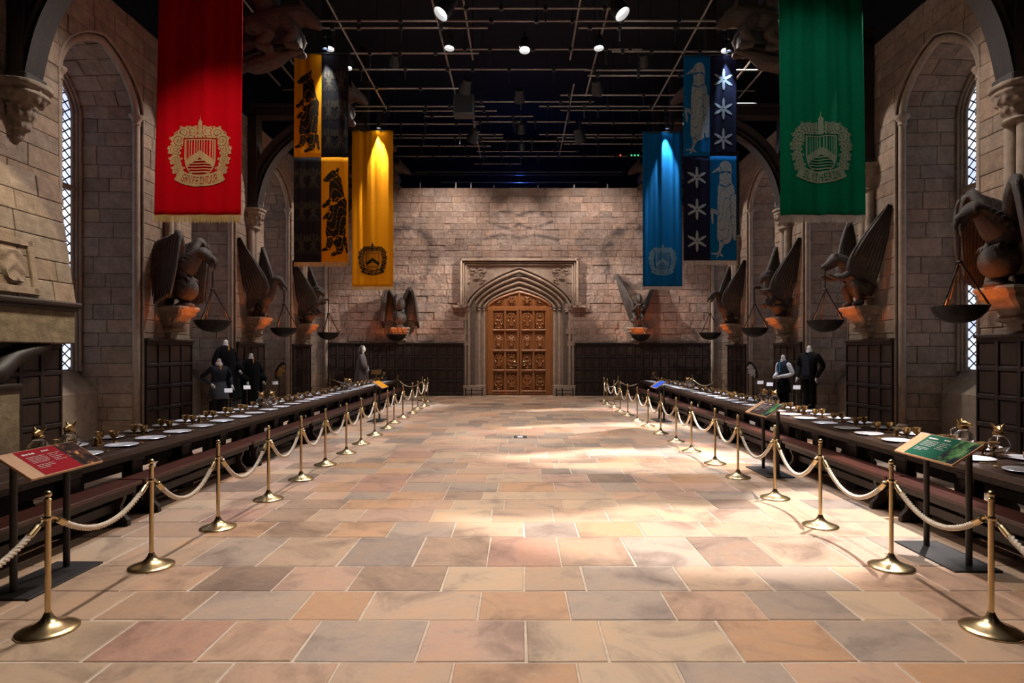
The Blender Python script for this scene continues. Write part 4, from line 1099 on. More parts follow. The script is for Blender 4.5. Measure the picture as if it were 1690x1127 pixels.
banner('long green banner with pale crest and silver fringe', 5.16, 10.42, 10.2, 4.22, 1.38, 2, [(-.5, .5, 0, 5.98, 'green_cloth')],
       [('crest_emblem', 'sage_print', crest('SLYTHERIN'), -.02, .50, 1.06, 1.28, .008)], 'silver_fringe', .12, 1.035, .04)
banner('yellow banner with black crest hanging before the end wall', -5.35, 22.1, 10.0, 4.30, 1.50, 3, [(-.5, .5, 0, 5.7, 'yellow_cloth')],
       [('crest_emblem', 'black_print', scaled(crest('HUFFLEPUFF'), 1.02), 0, .36, 1.08, 1.3, .014)], 'gold_fringe')
banner('blue banner with silver crest hanging before the end wall', 5.22, 22.1, 9.95, 4.30, 1.44, 4, [(-.5, .5, 0, 5.65, 'blue_cloth')],
       [('crest_emblem', 'pale_print', scaled(crest('RAVENCLAW'), .98), 0, .36, 1.04, 1.25, .014)], 'silver_fringe')
hb = 2.9; sc = 2.72 / 2.2
sh4 = lambda cols, rws, mk, r_: (lambda L: (lambda u, v: any(g(u, v) for g in L)))([mk(cx, cy, r_) for cx in cols for cy in rws])
banner('yellow and black quartered banner with standing beasts and wheatsheaves', -5.46, 16.7, 10.15, 4.38, 1.50, 5,
       [(-.5, 0, 0, hb, 'black_cloth'), (0, .5, 0, hb, 'yellow_cloth'), (-.5, 0, hb, 5.77, 'yellow_cloth'), (0, .5, hb, 5.77, 'black_cloth')],
       [('beast_print', 'black_print', scaled(BEAST, sc), .25, .10, .72, 2.7, .012), ('beast_print', 'black_print', scaled(BEAST, sc * .93), -.25, hb + .06, .72, 2.5, .012),
        ('sheaf_print', 'dim_print', sh4((-.17, .17), (.5, 1.4, 2.3), sheaf, .62), -.25, .05, .72, 2.8, .012), ('sheaf_print', 'dim_print', sh4((-.17, .17), (.5, 1.3, 2.1), sheaf, .62), .25, hb + .05, .72, 2.6, .012)], 'gold_fringe', amp=.022)
banner('blue and dark quartered banner with standing birds and stars', 5.26, 16.7, 10.1, 4.42, 1.46, 6,
       [(-.5, 0, 0, hb, 'navy_cloth'), (0, .5, 0, hb, 'blue_cloth'), (-.5, 0, hb, 5.68, 'blue_cloth'), (0, .5, hb, 5.68, 'navy_cloth')],
       [('bird_print', 'silver_print', scaled(BIRD, sc), .25, .06, .70, 2.75, .012), ('bird_print', 'silver_print', scaled(BIRD, sc * .93), -.25, hb + .04, .70, 2.55, .012),
        ('star_print', 'silver_print', sh4((0,), (.5, 1.38, 2.26), star, .27), -.25, .05, .70, 2.8, .012), ('star_print', 'silver_print', sh4((0,), (.42, 1.25, 2.05), star, .27), .25, hb + .05, .70, 2.6, .012)], 'silver_fringe', amp=.022)

# ================================================================== LIGHTING GRID
HP = 10.6
GR = tag(empty('lighting_grid', (0, 15, HP)), 'overhead grid of steel scaffold pipes hung across the dark ceiling', 'lighting grid')
def gy(ypx, z=HP): return (z - H) * 1000 / (VY - ypx)
PIPES = [(13.6, 750, 1010, 0), (34.7, 500, 1400, 0), (46, 530, 805, -.1), (46, 955, 1230, -.1), (81.5, 750, 1060, .1), (88, 400, 790, -.1), (85, 1010, 1300, -.1), (114.7, 580, 970, 0), (116, 965, 1290, 0), (125, 970, 1160, -.15),
         (146, 500, 760, 0), (157, 925, 1160, 0), (168, 780, 980, .1), (175.6, 570, 800, -.1), (175.6, 890, 1290, -.1), (183, 560, 820, .05), (182, 925, 1130, .05), (192, 700, 880, .1), (201, 780, 860, 0), (201, 870, 950, 0), (204.6, 560, 790, -.1), (203, 960, 1200, -.1),
         (222, 650, 830, 0), (222, 890, 1080, 0), (227.5, 600, 830, .1), (227, 920, 1080, .1), (233, 780, 960, -.05), (241, 640, 810, 0), (237.5, 930, 1080, 0), (250, 787, 955, .1), (258, 640, 1020, 0), (258, 1026, 1070, 0), (270.6, 783, 860, 0)]
for k, (yp, xa, xb, dz) in enumerate(PIPES):
    Y = gy(yp, HP + dz); X0, X1 = (xa - VX) * Y / F, (xb - VX) * Y / F
    q = MB(); q.tube([(X0, Y - 15, dz), (X1, Y - 15, dz)], .026, 8); q.build('pipe', 'rig_pipe', GR, 60)
    q = MB(); x = X0 + .3
    while x < X1:
        q.box(x - .05, x + .05, Y - 15.05, Y - 14.95, dz - .06, dz + .06, .01)
        if RND.random() < .45: q.box(x - .015, x + .015, Y - 15.015, Y - 14.985, dz - RND.uniform(.25, .45), dz)
        elif RND.random() < .6: q.box(x - .012, x + .012, Y - 15.012, Y - 14.988, dz, 3.0)
        x += RND.uniform(.7, 1.5)
    o = q.build('clamps', 'rig_black', GR); o['kind'] = 'stuff'
for X, ya, yb2, dz in ((-4.83, 9, 22, .15), (4.83, 9, 22, .15), (-2.2, 14, 21, .2), (2.3, 14, 21, .2), (-1.42, 14.5, 18.5, .25), (1.55, 14.5, 18.5, .25), (-1.75, 20, 27.5, .15), (1.8, 20, 27.5, .15), (-6.9, 13.5, 22, .12), (-7.3, 13.5, 22, .12), (7.0, 13.5, 22, .12), (-7.9, 13.5, 20, .12), (7.6, 13.5, 21, .12)):
    q = MB(); q.tube([(X, ya - 15, dz), (X, yb2 - 15, dz)], .028, 8); q.build('pipe', 'rig_pipe', GR, 60)
for Y, X0, X1, dz in ((29.2, -5, 5, 0), (30.0, -5.4, 5.2, .1), (30.6, -4, 4, -.1), (29.4, -8, -4.5, 0), (16.2, -8, -6.2, .2), (18.3, -8, -6, .2), (16.2, 6.2, 8, .2), (18.3, 6.2, 8, .2), (20.5, -8, -6, .2), (20.6, 6, 8, .2)):
    q = MB(); q.tube([(X0, Y - 15, dz), (X1, Y - 15, dz)], .026, 8); q.build('pipe', 'rig_pipe', GR, 60)

def lamp(label, xp, yp, z, aim, r=.14, ln=.34, lens='lamp_white', body='rig_black', power=0, color=NEUT, angle=50, blend=.6, soft=.1, spill=4.0):
    """theatre lamp: can, yoke, clamp, glowing lens; carries its own light"""
    Y = gy(yp, z); loc = Vector(((xp - VX) * Y / F, Y, z)); d = (Vector(aim) - loc).normalized()
    Lm = tag(empty('spotlight', loc), label, 'spotlight', 'theatre lamps on the grid')
    M = d.to_track_quat('Z', 'Y').to_matrix()
    q = MB(); q.lathe([(r * .5, -ln * .62), (r * .72, -ln * .6), (r * .8, -ln * .3), (r * .8, -ln * .1), (r * .95, 0), (r, ln * .36), (r, ln * .4), (r * .9, ln * .4), (r * .84, ln * .12), (r * .3, ln * .1)], 18, M=M); q.build('can', body, Lm, 40)
    q = MB(); q.lathe([(r * .82, ln * .16), (r * .6, ln * .2), (.01, ln * .22)], 18, M=M); q.build('lens', lens, Lm, 60)
    q = MB(); side = M @ Vector((1, 0, 0)); side.z = 0; side = side.normalized() if side.length > .01 else Vector((1, 0, 0))
    q.tube([side * (r * 1.12), side * (r * 1.12) + Vector((0, 0, .20)), Vector((0, 0, .26)), side * (-r * 1.12) + Vector((0, 0, .20)), side * (-r * 1.12)], .012, 6); q.build('yoke', 'rig_black', Lm)
    q = MB(); q.box(-.035, .035, -.035, .035, .24, .40, .01); q.tube([(0, 0, .38), (0, 0, max(.45, HP + .05 - z))], .014, 6); q.build('clamp', 'rig_black', Lm)
    point('spotlight_spill', loc + d * (ln * .6), spill, NEUT, .05)
    if power: spot('spotlight_beam', loc + d * (ln * .45), aim, power, color, angle, blend, soft)
    return Lm
LS = [(735, 14, 10.6, (-7.5, 12.5, 2), .22, .55), (1020, 14, 10.6, (7.5, 12.5, 2), .22, .55), (742, 72, 10.35, (-2.5, 15.5, 0), .15, .36), (866, 76, 10.35, (0, 14.0, 0), .16, .36), (988, 72, 10.35, (2.5, 15.5, 0), .15, .36),
      (768, 143, 10.3, (-4.5, 26.7, 5), .2, .45), (985, 145, 10.3, (4.5, 26.7, 5), .2, .45), (857, 160, 10.3, (0, 27, 4), .18, .4), (781, 226, 10.0, (-5, 26.7, 3.5), .22, .5), (957, 226, 10.0, (5, 26.7, 3.5), .22, .5), (860, 214, 10.2, (0, 26.7, 5), .16, .36), (861, 244, 10.2, (0, 26.7, 6), .13, .3),
      (545, 75, 10.55, (-5.4, 15.8, 4), .13, .3), (575, 107, 10.4, (-4.6, 16, 0), .12, .3), (1197, 78, 10.55, (5.4, 15.8, 4), .13, .3)]
LN = ['big front lamp on the left', 'big front lamp on the right', 'front row lamp on the left', 'front row lamp in the middle', 'front row lamp on the right', 'second row lamp on the left', 'second row lamp on the right', 'second row lamp in the middle',
      'tilted can on the left', 'tilted can on the right', 'small can in the middle', 'smallest middle can above the end wall', 'lamp above the quartered yellow banner', 'small lamp behind the quartered yellow banner', 'lamp above the quartered blue banner']
for (xp, yp, z, aim, r, ln), nm in zip(LS, LN):
    lamp('black theatre spotlight, ' + nm, xp, yp, z, aim, r, ln, spill=1.2 if 'quartered' in nm else 4.0)
# lamps close above the banners: they graze the cloth from the top
def graze(label, X, Y, z, color, power, lens, dx=0.0):
    Lp = lamp(label, VX + X / Y * F, VY - (z - H) * F / Y, z, (X + dx, Y + .10, z - 2.4), .08, .20, lens, power=power, color=color, angle=40, blend=.8, soft=.02, spill=.5)
graze('small spotlight over the top of the far yellow banner', -5.10, 21.97, 10.12, (1, .93, .85), 1500, 'lamp_white')
graze('small spotlight over the top of the far blue banner', 5.36, 21.97, 10.10, (.75, .85, 1), 1300, 'lamp_blue')
graze('small spotlight over the top of the quartered yellow banner', -5.30, 16.56, 10.28, (.9, .95, 1), 380, 'lamp_blue')
graze('small spotlight over the top of the quartered blue banner', 5.72, 16.56, 10.22, (.5, .7, 1), 380, 'lamp_blue')
# lamps that light the two front banners from the camera side
lamp('spotlight trained on the red banner from above the camera', VX - 3.4 / 6.2 * F, VY - 8.4 / 6.2 * F, 10.3, (-5.4, 10.3, 4.6), .16, .36, power=620, color=WARM, angle=30, blend=.8)
lamp('spotlight trained on the green banner from above the camera', VX + 3.4 / 6.2 * F, VY - 8.4 / 6.2 * F, 10.3, (5.2, 10.3, 6.0), .16, .36, power=230, color=NEUT, angle=34, blend=.8)
lamp('spotlight trained on the quartered yellow banner from the grid', VX - 4.0 / 12.0 * F, VY - 8.4 / 12.0 * F, 10.3, (-5.46, 16.7, 6.2), .14, .32, power=75, color=WARM, angle=32, blend=.8)
lamp('spotlight trained on the quartered blue banner from the grid', VX + 4.0 / 12.0 * F, VY - 8.4 / 12.0 * F, 10.3, (5.26, 16.7, 6.2), .14, .32, power=28, color=COOL, angle=32, blend=.8)
lamp('spotlight trained on the far yellow banner from the grid', VX - 3.6 / 17.5 * F, VY - 8.4 / 17.5 * F, 10.3, (-5.35, 22.1, 6.0), .14, .32, power=150, color=WARM, angle=34, blend=.8)
lamp('spotlight trained on the far blue banner from the grid', VX + 3.6 / 17.5 * F, VY - 8.4 / 17.5 * F, 10.3, (5.2, 22.1, 6.0), .14, .32, power=55, color=COOL, angle=34, blend=.8)

# speaker box and small indicator lights on the grid
q = MB(); Y = gy(175, 10.35); o_ = px(766, 175, Y)
sp = tag(empty('loudspeaker', o_), 'black box loudspeaker hung in the middle left of the grid', 'loudspeaker')
q.box(-.36, .36, -.2, .25, -.36, .34, .02); q.build('cabinet', 'rig_black', sp)
q = MB(); q.box(-.3, .3, -.215, -.2, -.3, .28, .01); q.build('grille', 'void', sp)
q = MB(); q.box(-.2, -.16, 0, .05, .34, .7); q.box(.16, .2, 0, .05, .34, .7); q.build('bracket', 'rig_black', sp)
Y = 27.4
ib = tag(empty('indicator_box', px(1040, 257, Y)), 'small box with red and green indicator lights on the grid', 'indicator box')
q = MB(); q.box(-.6, .5, -.05, .05, -.06, .06, .01); q.build('housing', 'rig_black', ib)
for k, (dx, mt) in enumerate(((-.45, 'led_red'), (.05, 'led_green'), (.2, 'led_green'), (.35, 'led_green'))):
    q = MB(); q.sphere((dx, -.06, 0), .035, 8, 6); q.build('indicator_light', mt, ib)

# ================================================================== TABLES AND BENCHES
def TX(Y): return 5.1 + .02 * (Y - 6.5)
YAW = math.atan(.02)
def T(s, u, Y, z=.76): return Vector((s * (TX(Y) + u), Y, z))
SIDE = {-1: 'left', 1: 'right'}
TY0, TY1 = 3.6, 24.85
for s in (-1, 1):
    tb = tag(empty('banquet_table', (s * TX(14), 14, 0), -s * YAW), 'very long dark plank dining table set for a feast along the %s side' % SIDE[s], 'table', 'long dining tables')
    y0, y1 = TY0 - 14, TY1 - 14
    for k in range(4):                                        # the top is of long planks
        a = -.55 + .275 * k; q = MB(); q.box(a + .002, a + .273, y0 + .02 * (k % 2), y1 - .02 * (k % 2), .69, .76, .008); q.build('top_plank', 'table_wood', tb)
    q = MB()
    for sx in (-1, 1): q.box(sx * .40 - .03, sx * .40 + .03, y0 + .15, y1 - .15, .60, .69, .006)
    q.build('apron', 'dark_wood', tb)
    L = MB(); L.box(-.06, .06, -.11, .11, .06, .62, .012); L.box(-.09, .09, -.15, .15, 0, .07, .012); L.box(-.075, .075, -.13, .13, .56, .64, .012)
    first = None; yy = y0 + .5
    while yy < y1 - .2:
        for sx in (-1, 1):
            l = (sx * .36, yy, 0)
            if first is None: first = L.build('leg', 'dark_wood', tb, loc=l)
            else: inst(first, tb, l)
        yy += 1.12
    for sx in (-1, 1):
        q = MB(); q.box(sx * .36 - .035, sx * .36 + .035, y0 + .4, y1 - .4, .26, .38, .008); q.build('stretcher', 'dark_wood', tb)

def bench_proto():
    b = empty('bench')
    q = MB(); q.box(-.155, .155, -1.47, 1.47, .40, .45, .01); q.build('seat', 'bench_wood', b)
    for yy in (-1.2, 1.2):                                     # lyre shaped end boards
        q = MB(); poly = [(-.13, .40), (-.12, .30), (-.085, .22), (-.10, .14), (-.165, .07), (-.17, 0), (-.08, 0), (-.06, .05), (0, .085), (.06, .05), (.08, 0), (.17, 0), (.165, .07), (.10, .14), (.085, .22), (.12, .30), (.13, .40)]
        n = len(poly); v = [(u, yy - .03, z) for u, z in poly] + [(u, yy + .03, z) for u, z in poly]
        fs = [(i, (i + 1) % n, n + (i + 1) % n, n + i) for i in range(n)]
        half = [(i, i + 1, n - 2 - i, n - 1 - i) for i in range(0, n // 2)]
        fs += [f for f in half if len(set(f)) == 4] + [tuple(n + k for k in f) for f in half if len(set(f)) == 4] + [(7, 8, 9), (n + 7, n + 8, n + 9)]
        q.add(v, fs); q.build('end_board', 'dark_wood', b)
    q = MB(); q.box(-.02, .02, -1.3, 1.3, .16, .26, .006); q.build('stretcher', 'dark_wood', b)
    for sx in (-1, 1):
        q = MB(); q.box(sx * .115 - .013, sx * .115 + .013, -1.4, 1.4, .33, .40, .004); q.build('rail', 'dark_wood', b)
    return b
bp = None
ENDS = {-1: 6.93, 1: 7.1}
for s in (-1, 1):
    for outer in (0, 1):
        y = ENDS[s] - 1.49 - 2.98 - (0 if not outer else -.4); k = 0
        while y < 23.6:
            if y > 3.6:
                u = .66 if outer else -.655; loc = (s * (TX(y) + u), y, 0)
                if bp is None: bp = bench_proto(); o = bp; o.location = loc; o.rotation_euler = (0, 0, -s * YAW)
                else: o = copy_tree(bp, None, loc, -s * YAW)
                tag(o, 'long wooden bench on the %s side of the %s table, %s from the camera' % ('wall' if outer else 'aisle', SIDE[s], ORD[k]), 'bench', 'benches along the tables'); k += 1
            y += 2.985

# ---- tableware ---------------------------------------------------------------
def plate():
    q = MB(); q.lathe([(.10, 0), (.105, .004), (.12, .012), (.178, .020), (.182, .023), (.178, .026), (.122, .017), (.108, .009), (.01, .008)], 28); return q
def goblet(o):
    q = MB(); q.lathe([(.05, 0), (.052, .006), (.03, .014), (.014, .022), (.012, .05), (.02, .056), (.012, .062), (.016, .066)], 16); q.build('stem', 'gold', o, 50)
    q = MB(); q.lathe([(.014, .064), (.03, .068), (.044, .09), (.050, .118), (.056, .15), (.058, .15), (.052, .146), (.046, .118), (.038, .09), (.01, .074)], 16); q.build('cup', 'gold', o, 50)
def knife():
    q = MB(); q.box(-.008, .008, -.10, 0, .004, .014, .003); q.box(-.009, .009, 0, .12, .006, .009, .001); return q
def fork():
    q = MB(); q.box(-.006, .006, -.10, .05, .005, .010, .002); q.box(-.013, .013, .05, .065, .006, .010, .002)
    for k in (-1, 0, 1): q.box(k * .010 - .003, k * .010 + .003, .063, .115, .007, .011, .001)
    return q
def spoon():
    q = MB(); q.box(-.005, .005, -.10, .05, .005, .010, .002); q.sphere((0, .078, .009), (.020, .032, .007), 10, 6); return q
P0 = plate().build('dinner_plate', 'pewter', None, 40); K0 = knife().build('table_knife', 'gold'); F0 = fork().build('table_fork', 'gold'); S0 = spoon().build('table_spoon', 'gold')
G0 = empty('goblet'); goblet(G0)
used = set()
def place(src, loc, rz, label, cat, group, tree=False):
    if src.name not in used: used.add(src.name); o = src; o.location = loc; o.rotation_euler = (0, 0, rz)
    else: o = copy_tree(src, None, loc, rz)
    return tag(o, label, cat, group)
for s in (-1, 1):
    sd = SIDE[s]
    for far in (0, 1):
        row = 'wall side' if far else 'aisle side'; y = (6.05 if s < 0 else 6.45) + (.0 if far else -.02); k = 0
        y -= .66 * 3
        while y < 24.5:
            yy = y + RND.uniform(-.04, .04); u = (.33 if far else -.26) + RND.uniform(-.015, .015); on = 'on the %s table, %s, %s from the camera' % (sd, row, ORD[k])
            if abs(TX(yy) + u) / yy < (.862 if s < 0 else .838):
                place(P0, T(s, u, yy, .7605), RND.uniform(0, 6), 'round pewter plate ' + on, 'plate', 'plates on the %s table' % sd)
                place(G0, T(s, (.14 if far else .0) + RND.uniform(-.02, .02), yy + .24 + RND.uniform(-.03, .03), .7605), RND.uniform(0, 6), 'small brass goblet ' + on, 'goblet', 'goblets on the %s table' % sd)
                if yy < 14:
                    sg = 1 if not far else -1
                    for src, nm, dy in ((K0, 'knife', .225), (F0, 'fork', -.225), (S0, 'spoon', .265)):
                        place(src, T(s, u, yy + dy, .7605), (pi / 2 * s * (-1 if far else 1)) + RND.uniform(-.12, .12), 'gilt table %s ' % nm + on, nm, '%ss on the %s table' % (nm, sd))
                k += 1
            y += .66
def carafe(o):
    q = MB(); q.lathe([(.055, 0), (.06, .006), (.03, .012), (.022, .03), (.03, .045), (.075, .07), (.105, .11), (.11, .15), (.09, .195), (.058, .225), (.05, .25),
                       (.046, .25), (.053, .225), (.086, .193), (.105, .15), (.10, .112), (.07, .075), (.02, .05)], 22); q.build('glass_body', 'glass', o, 180)
    q = MB(); q.tube([(-.05, 0, .24), (-.09, 0, .25), (-.125, 0, .22), (-.13, 0, .16), (-.10, 0, .10)], .010, 8); q.build('handle', 'glass', o, 180)
    q = MB(); q.lathe([(.052, .245), (.056, .25), (.056, .268), (.045, .275), (.03, .285)], 16)
    limb(q, [(-.02, 0, .285, .042), (.02, 0, .30, .044), (.05, 0, .30, .030), (.075, 0, .295, .022)], 3, 10); q.sphere((.085, 0, .296), (.012, .02, .012), 8, 6)
    for sy in (-1, 1):
        limb(q, [(-.02, sy * .03, .32, .016), (-.035, sy * .05, .35, .012), (-.03, sy * .055, .365, .005)], 2, 6); limb(q, [(.055, sy * .018, .285, .006), (.075, sy * .026, .30, .004)], 2, 5)
    q.build('animal_head_stopper', 'gold', o, 60)
C0 = empty('carafe'); carafe(C0)
for s, spots in ((-1, [(6.33, -.07), (6.8, -.06), (12.2, -.02), (12.5, -.12), (18.75, .02), (18.4, -.2), (24.4, -.02)]), (1, [(6.63, .14), (7.12, .10), (12.7, .12), (13.2, .10), (18.9, .02), (19.3, .0), (24.5, -.05)])):
    nms = ['nearest', 'second', 'third', 'fourth', 'fifth', 'sixth', 'farthest']
    for k, (yy, u) in enumerate(spots):
        place(C0, T(s, u, yy, .7605), RND.uniform(-2.2, -.9), 'glass carafe with gilt animal-head stopper on the %s table, %s from the camera' % (SIDE[s], nms[k]), 'carafe', 'carafes on the tables')
def cruet(o):
    q = MB(); q.box(-.07, .07, -.04, .04, 0, .012, .004); q.tube([(0, 0, .01), (0, 0, .12)], .006, 6); q.sphere((0, 0, .125), .012, 8, 6); q.build('tray', 'gold', o)
    for sx in (-1, 1):
        q = MB(); q.lathe([(.02, .012), (.028, .02), (.03, .05), (.022, .065), (.026, .07), (.026, .075), (.018, .09), (.006, .105), (.008, .112), (.002, .12)], 12, (sx * .038, 0, 0)); q.build('shaker', 'gold', o, 50)
R0 = empty('cruet_set'); cruet(R0)
for s, ys in ((-1, (7.45, 9.9, 14.2, 16.6, 21.0)), (1, (8.35, 11.3, 15.2, 20.2, 22.6))):
    for k, yy in enumerate(ys):
        place(R0, T(s, .06, yy, .7605), RND.uniform(0, 3), 'pair of gilt shakers on a tray, %s from the camera on the %s table' % (ORD[k], SIDE[s]), 'cruet set', 'cruet sets on the tables')

# ================================================================== STANCHIONS AND ROPES
def stanchion(o):
    q = MB(); q.lathe([(.186, 0), (.188, .008), (.184, .014), (.15, .026), (.11, .038), (.075, .054), (.048, .075), (.032, .10), (.022, .125)], 32); q.build('base', 'brass', o, 60)
    q = MB(); q.lathe([(.0185, .10), (.0185, .885), (.023, .888), (.023, .900), (.014, .905), (.012, .912)], 16); q.build('post', 'brass', o, 50)
    q = MB(); q.sphere((0, 0, .932), .0245, 16, 12); q.build('ball_finial', 'brass', o, 180)
    q = MB(); q.lathe([(.022, .752), (.025, .757), (.025, .777), (.022, .782)], 14)
    for k in range(4):
        a = k * pi / 2; q.tube([(.022 * cos(a), .022 * sin(a), .767), (.045 * cos(a), .045 * sin(a), .762), (.05 * cos(a), .05 * sin(a), .775)], .004, 6)
    q.build('rope_ring', 'brass', o, 50)
ST0 = empty('rope_stanchion'); stanchion(ST0)
LB = [(79, 1040), (250, 935), (360, 871), (443, 824), (497, 791), (537, 767), (571.7, 748), (595.7, 732.5), (618.4, 718), (639.3, 706.8), (650.4, 697.7), (665, 689), (680.7, 682), (689.7, 675), (701, 670), (706, 664)]
RB = [(1636, 1040), (1471, 936), (1354, 868), (1279, 822), (1218, 788), (1180, 765), (1141, 745), (1115.8, 729), (1090.5, 715.6), (1069.5, 703.5), (1051.6, 694.7), (1036, 685.6), (1023.6, 679.5), (1013.5, 672.8), (1002, 667.5), (997, 663)]
def base_pt(x, y): Y = H * 1000 / (y - VY); return Vector(((x - VX) * Y / F, Y, 0))
def rope(a, b, sag, label, za=.765, zb=.765):
    a, b = Vector((a.x, a.y, za)), Vector((b.x, b.y, zb)); d = (b - a); d.z = 0; dn = d.normalized()
    R = tag(empty('barrier_rope', (a + b) / 2), label, 'rope', 'barrier ropes')
    c = (a + b) / 2; A, B = a + dn * .05, b - dn * .05
    f = lambda t_: A.lerp(B, t_) - c - Vector((0, 0, sag * (1 - (2 * t_ - 1) ** 2)))
    near = min(a.y, b.y); n = 150 if near < 9 else 60
    q = MB(); q.tube([f(lerp(.09, .91, i / n)) for i in range(n + 1)], .0185, 12 if near < 9 else 9, True, 3, .26, .09); q.build('cord', 'rope', R, 180)
    for t0, t1 in ((.0, .10), (1.0, .90)):
        q = MB(); q.tube([f(lerp(t0, t1, k)) for k in (.32, .36, .5, .75, .98, 1.0)], [.012, .022, .0235, .0235, .0235, .020], 12)
        q.tube([f(lerp(t0, t1, k)) for k in (0, .12, .24, .36)], [.006, .011, .006, .010], 8); q.build('brass_ferrule', 'brass', R, 50)
for s, BB in ((-1, LB), (1, RB)):
    pts = [Vector((s * 3.2, 2.9, 0))] + [base_pt(*p) for p in BB]
    names = ['just outside the left edge of the view' if s < 0 else 'just outside the right edge of the view'] + ['%s from the camera in the %s row' % (ORD[k], SIDE[s]) for k in range(16)]
    for k, p in enumerate(pts): place(ST0, p, 0, 'polished brass rope post ' + names[k], 'stanchion', 'brass rope posts')
    for k in range(len(pts) - 1):
        sg = (.21 if k < 2 else RND.uniform(.26, .34))
        rope(pts[k], pts[k + 1], sg, 'white twisted barrier rope, %s span from the camera in the %s row' % (ORD[k], SIDE[s]))
# posts and ropes across the far end
fl = [Vector((-8.15, 26.1, 0)), Vector((-5.2, 25.9, 0)), Vector((-3.82, 23.9, 0))]
for p, n in zip(fl, ('in the far left corner', 'at the far end of the left table', 'closing the far end of the left row')): place(ST0, p, 0, 'polished brass rope post ' + n, 'stanchion', 'brass rope posts')
rope(fl[0], fl[1], .30, 'white barrier rope behind the far end of the left table'); rope(fl[1], fl[2], .26, 'white barrier rope crossing the far end of the left row'); rope(fl[2], base_pt(706, 664), .2, 'short white barrier rope joining the far left posts')
fr = [Vector((7.42, 26.0, 0)), Vector((8.1, 24.9, 0)), Vector((4.0, 24.5, 0))]
for p, n in zip(fr, ('behind the far end of the right table', 'against the far right wall', 'closing the far end of the right row')): place(ST0, p, 0, 'polished brass rope post ' + n, 'stanchion', 'brass rope posts')
rope(fr[0], fr[1], .25, 'white barrier rope behind the far end of the right table'); rope(base_pt(997, 663), fr[2], .22, 'short white barrier rope joining the far right posts')
rope(fr[2], Vector((4.95, 24.9, 0)), .16, 'white barrier rope tied to the far end of the right table', .765, .66)

# ================================================================== INFORMATION SIGNS
def sign(s, y0, y1, field, photo, label, words):
    yc = (y0 + y1) / 2; L = y1 - y0
    S = tag(empty('information_sign', (s * 3.97, yc, 0), 0), label, 'sign', 'information lecterns')
    q = MB(); q.box(-.21, .21, -L / 2 - .02, L / 2 + .02, 0, .016, .004); q.build('base_plate', 'stand_metal', S)
    for yy in (-.28, .28):
        q = MB(); q.lathe([(.026, .012), (.026, 1.0)], 12, (s * .02, yy, 0)); q.build('pole', 'stand_metal', S, 60)
    # tilted board: lower edge towards the aisle
    A = Vector((-s * .22, 0, .92)); Bv = Vector((s * .06, 0, 1.10)); dv = (Bv - A); up = Vector((-dv.z * s, 0, abs(dv.x))).normalized()
    D = dv.length
    def f(u, v, d): p = A + dv * v + up * d; return (p.x, -s * u, p.z)     # u runs left to right for a reader in the aisle
    # a reader in the aisle facing the board: left end is at +y for the left row, -y for the right row
    q = MB(); q.prism([(-L / 2, 0), (L / 2, 0), (L / 2, 1), (-L / 2, 1)], f, -.012, .006, .003); bd = q.build('board', 'light_wood', S)
    def patch(nm, mt, u0, u1, v0, v1, d=.0075): m_ = MB(); m_.add([f(u0, v0, d), f(u1, v0, d), f(u1, v1, d), f(u0, v1, d)], [(0, 1, 2, 3)]); return m_.build(nm, mt, bd)
    # on both rows the plain wooden strip is at the end nearer the camera on the left sign, farther on the right one
    a = lambda k: lerp(-L / 2 + .01, L / 2 - .01, k)
    patch('printed_field', field, a(.17), a(.70), .03, .98)
    if photo: patch('picture', photo, a(.70), a(1.0), .03, .98)
    else: patch('printed_field', field, a(.70), a(1.0), .03, .98)
    if words:
        q = MB(); rr = random.Random(int(y0 * 10))
        def line(u0, u1, v, h_):
            u = u0
            while u < u1:
                e = min(u1, u + rr.uniform(.010, .035)); q.add([f(u, v, .0095), f(e, v, .0095), f(e, v + h_, .0095), f(u, v + h_, .0095)], [(0, 1, 2, 3)]); u = e + .005
        line(a(.22), a(.38), .80, .05); line(a(.48), a(.58), .82, .045)
        for k in range(5): line(a(.22), a(.46 - .03 * (k == 4)), .70 - .055 * k, .012)
        for k in range(3): line(a(.22), a(.44 - .08 * (k == 2)), .38 - .055 * k, .012)
        for k in range(5): line(a(.50), a(.66 - .05 * (k % 2)), .70 - .065 * k, .012)
        q.build('text_lines', 'sign_white', bd)
    return S
sign(-1, 4.66, 5.46, 'sign_red', 'photo_dark', 'red information lectern beside the left table', True)
sign(1, 5.25, 6.06, 'sign_green', 'photo_green', 'green information lectern beside the right table', True)
sign(1, 9.2, 10.05, 'sign_brown', 'photo_green', 'dark brown information lectern beside the right table', True)
sign(1, 16.6, 17.4, 'sign_blue', None, 'blue information lectern far along the right table', False)
sign(-1, 16.6, 17.4, 'sign_yellow', None, 'yellow information lectern far along the left table', False)

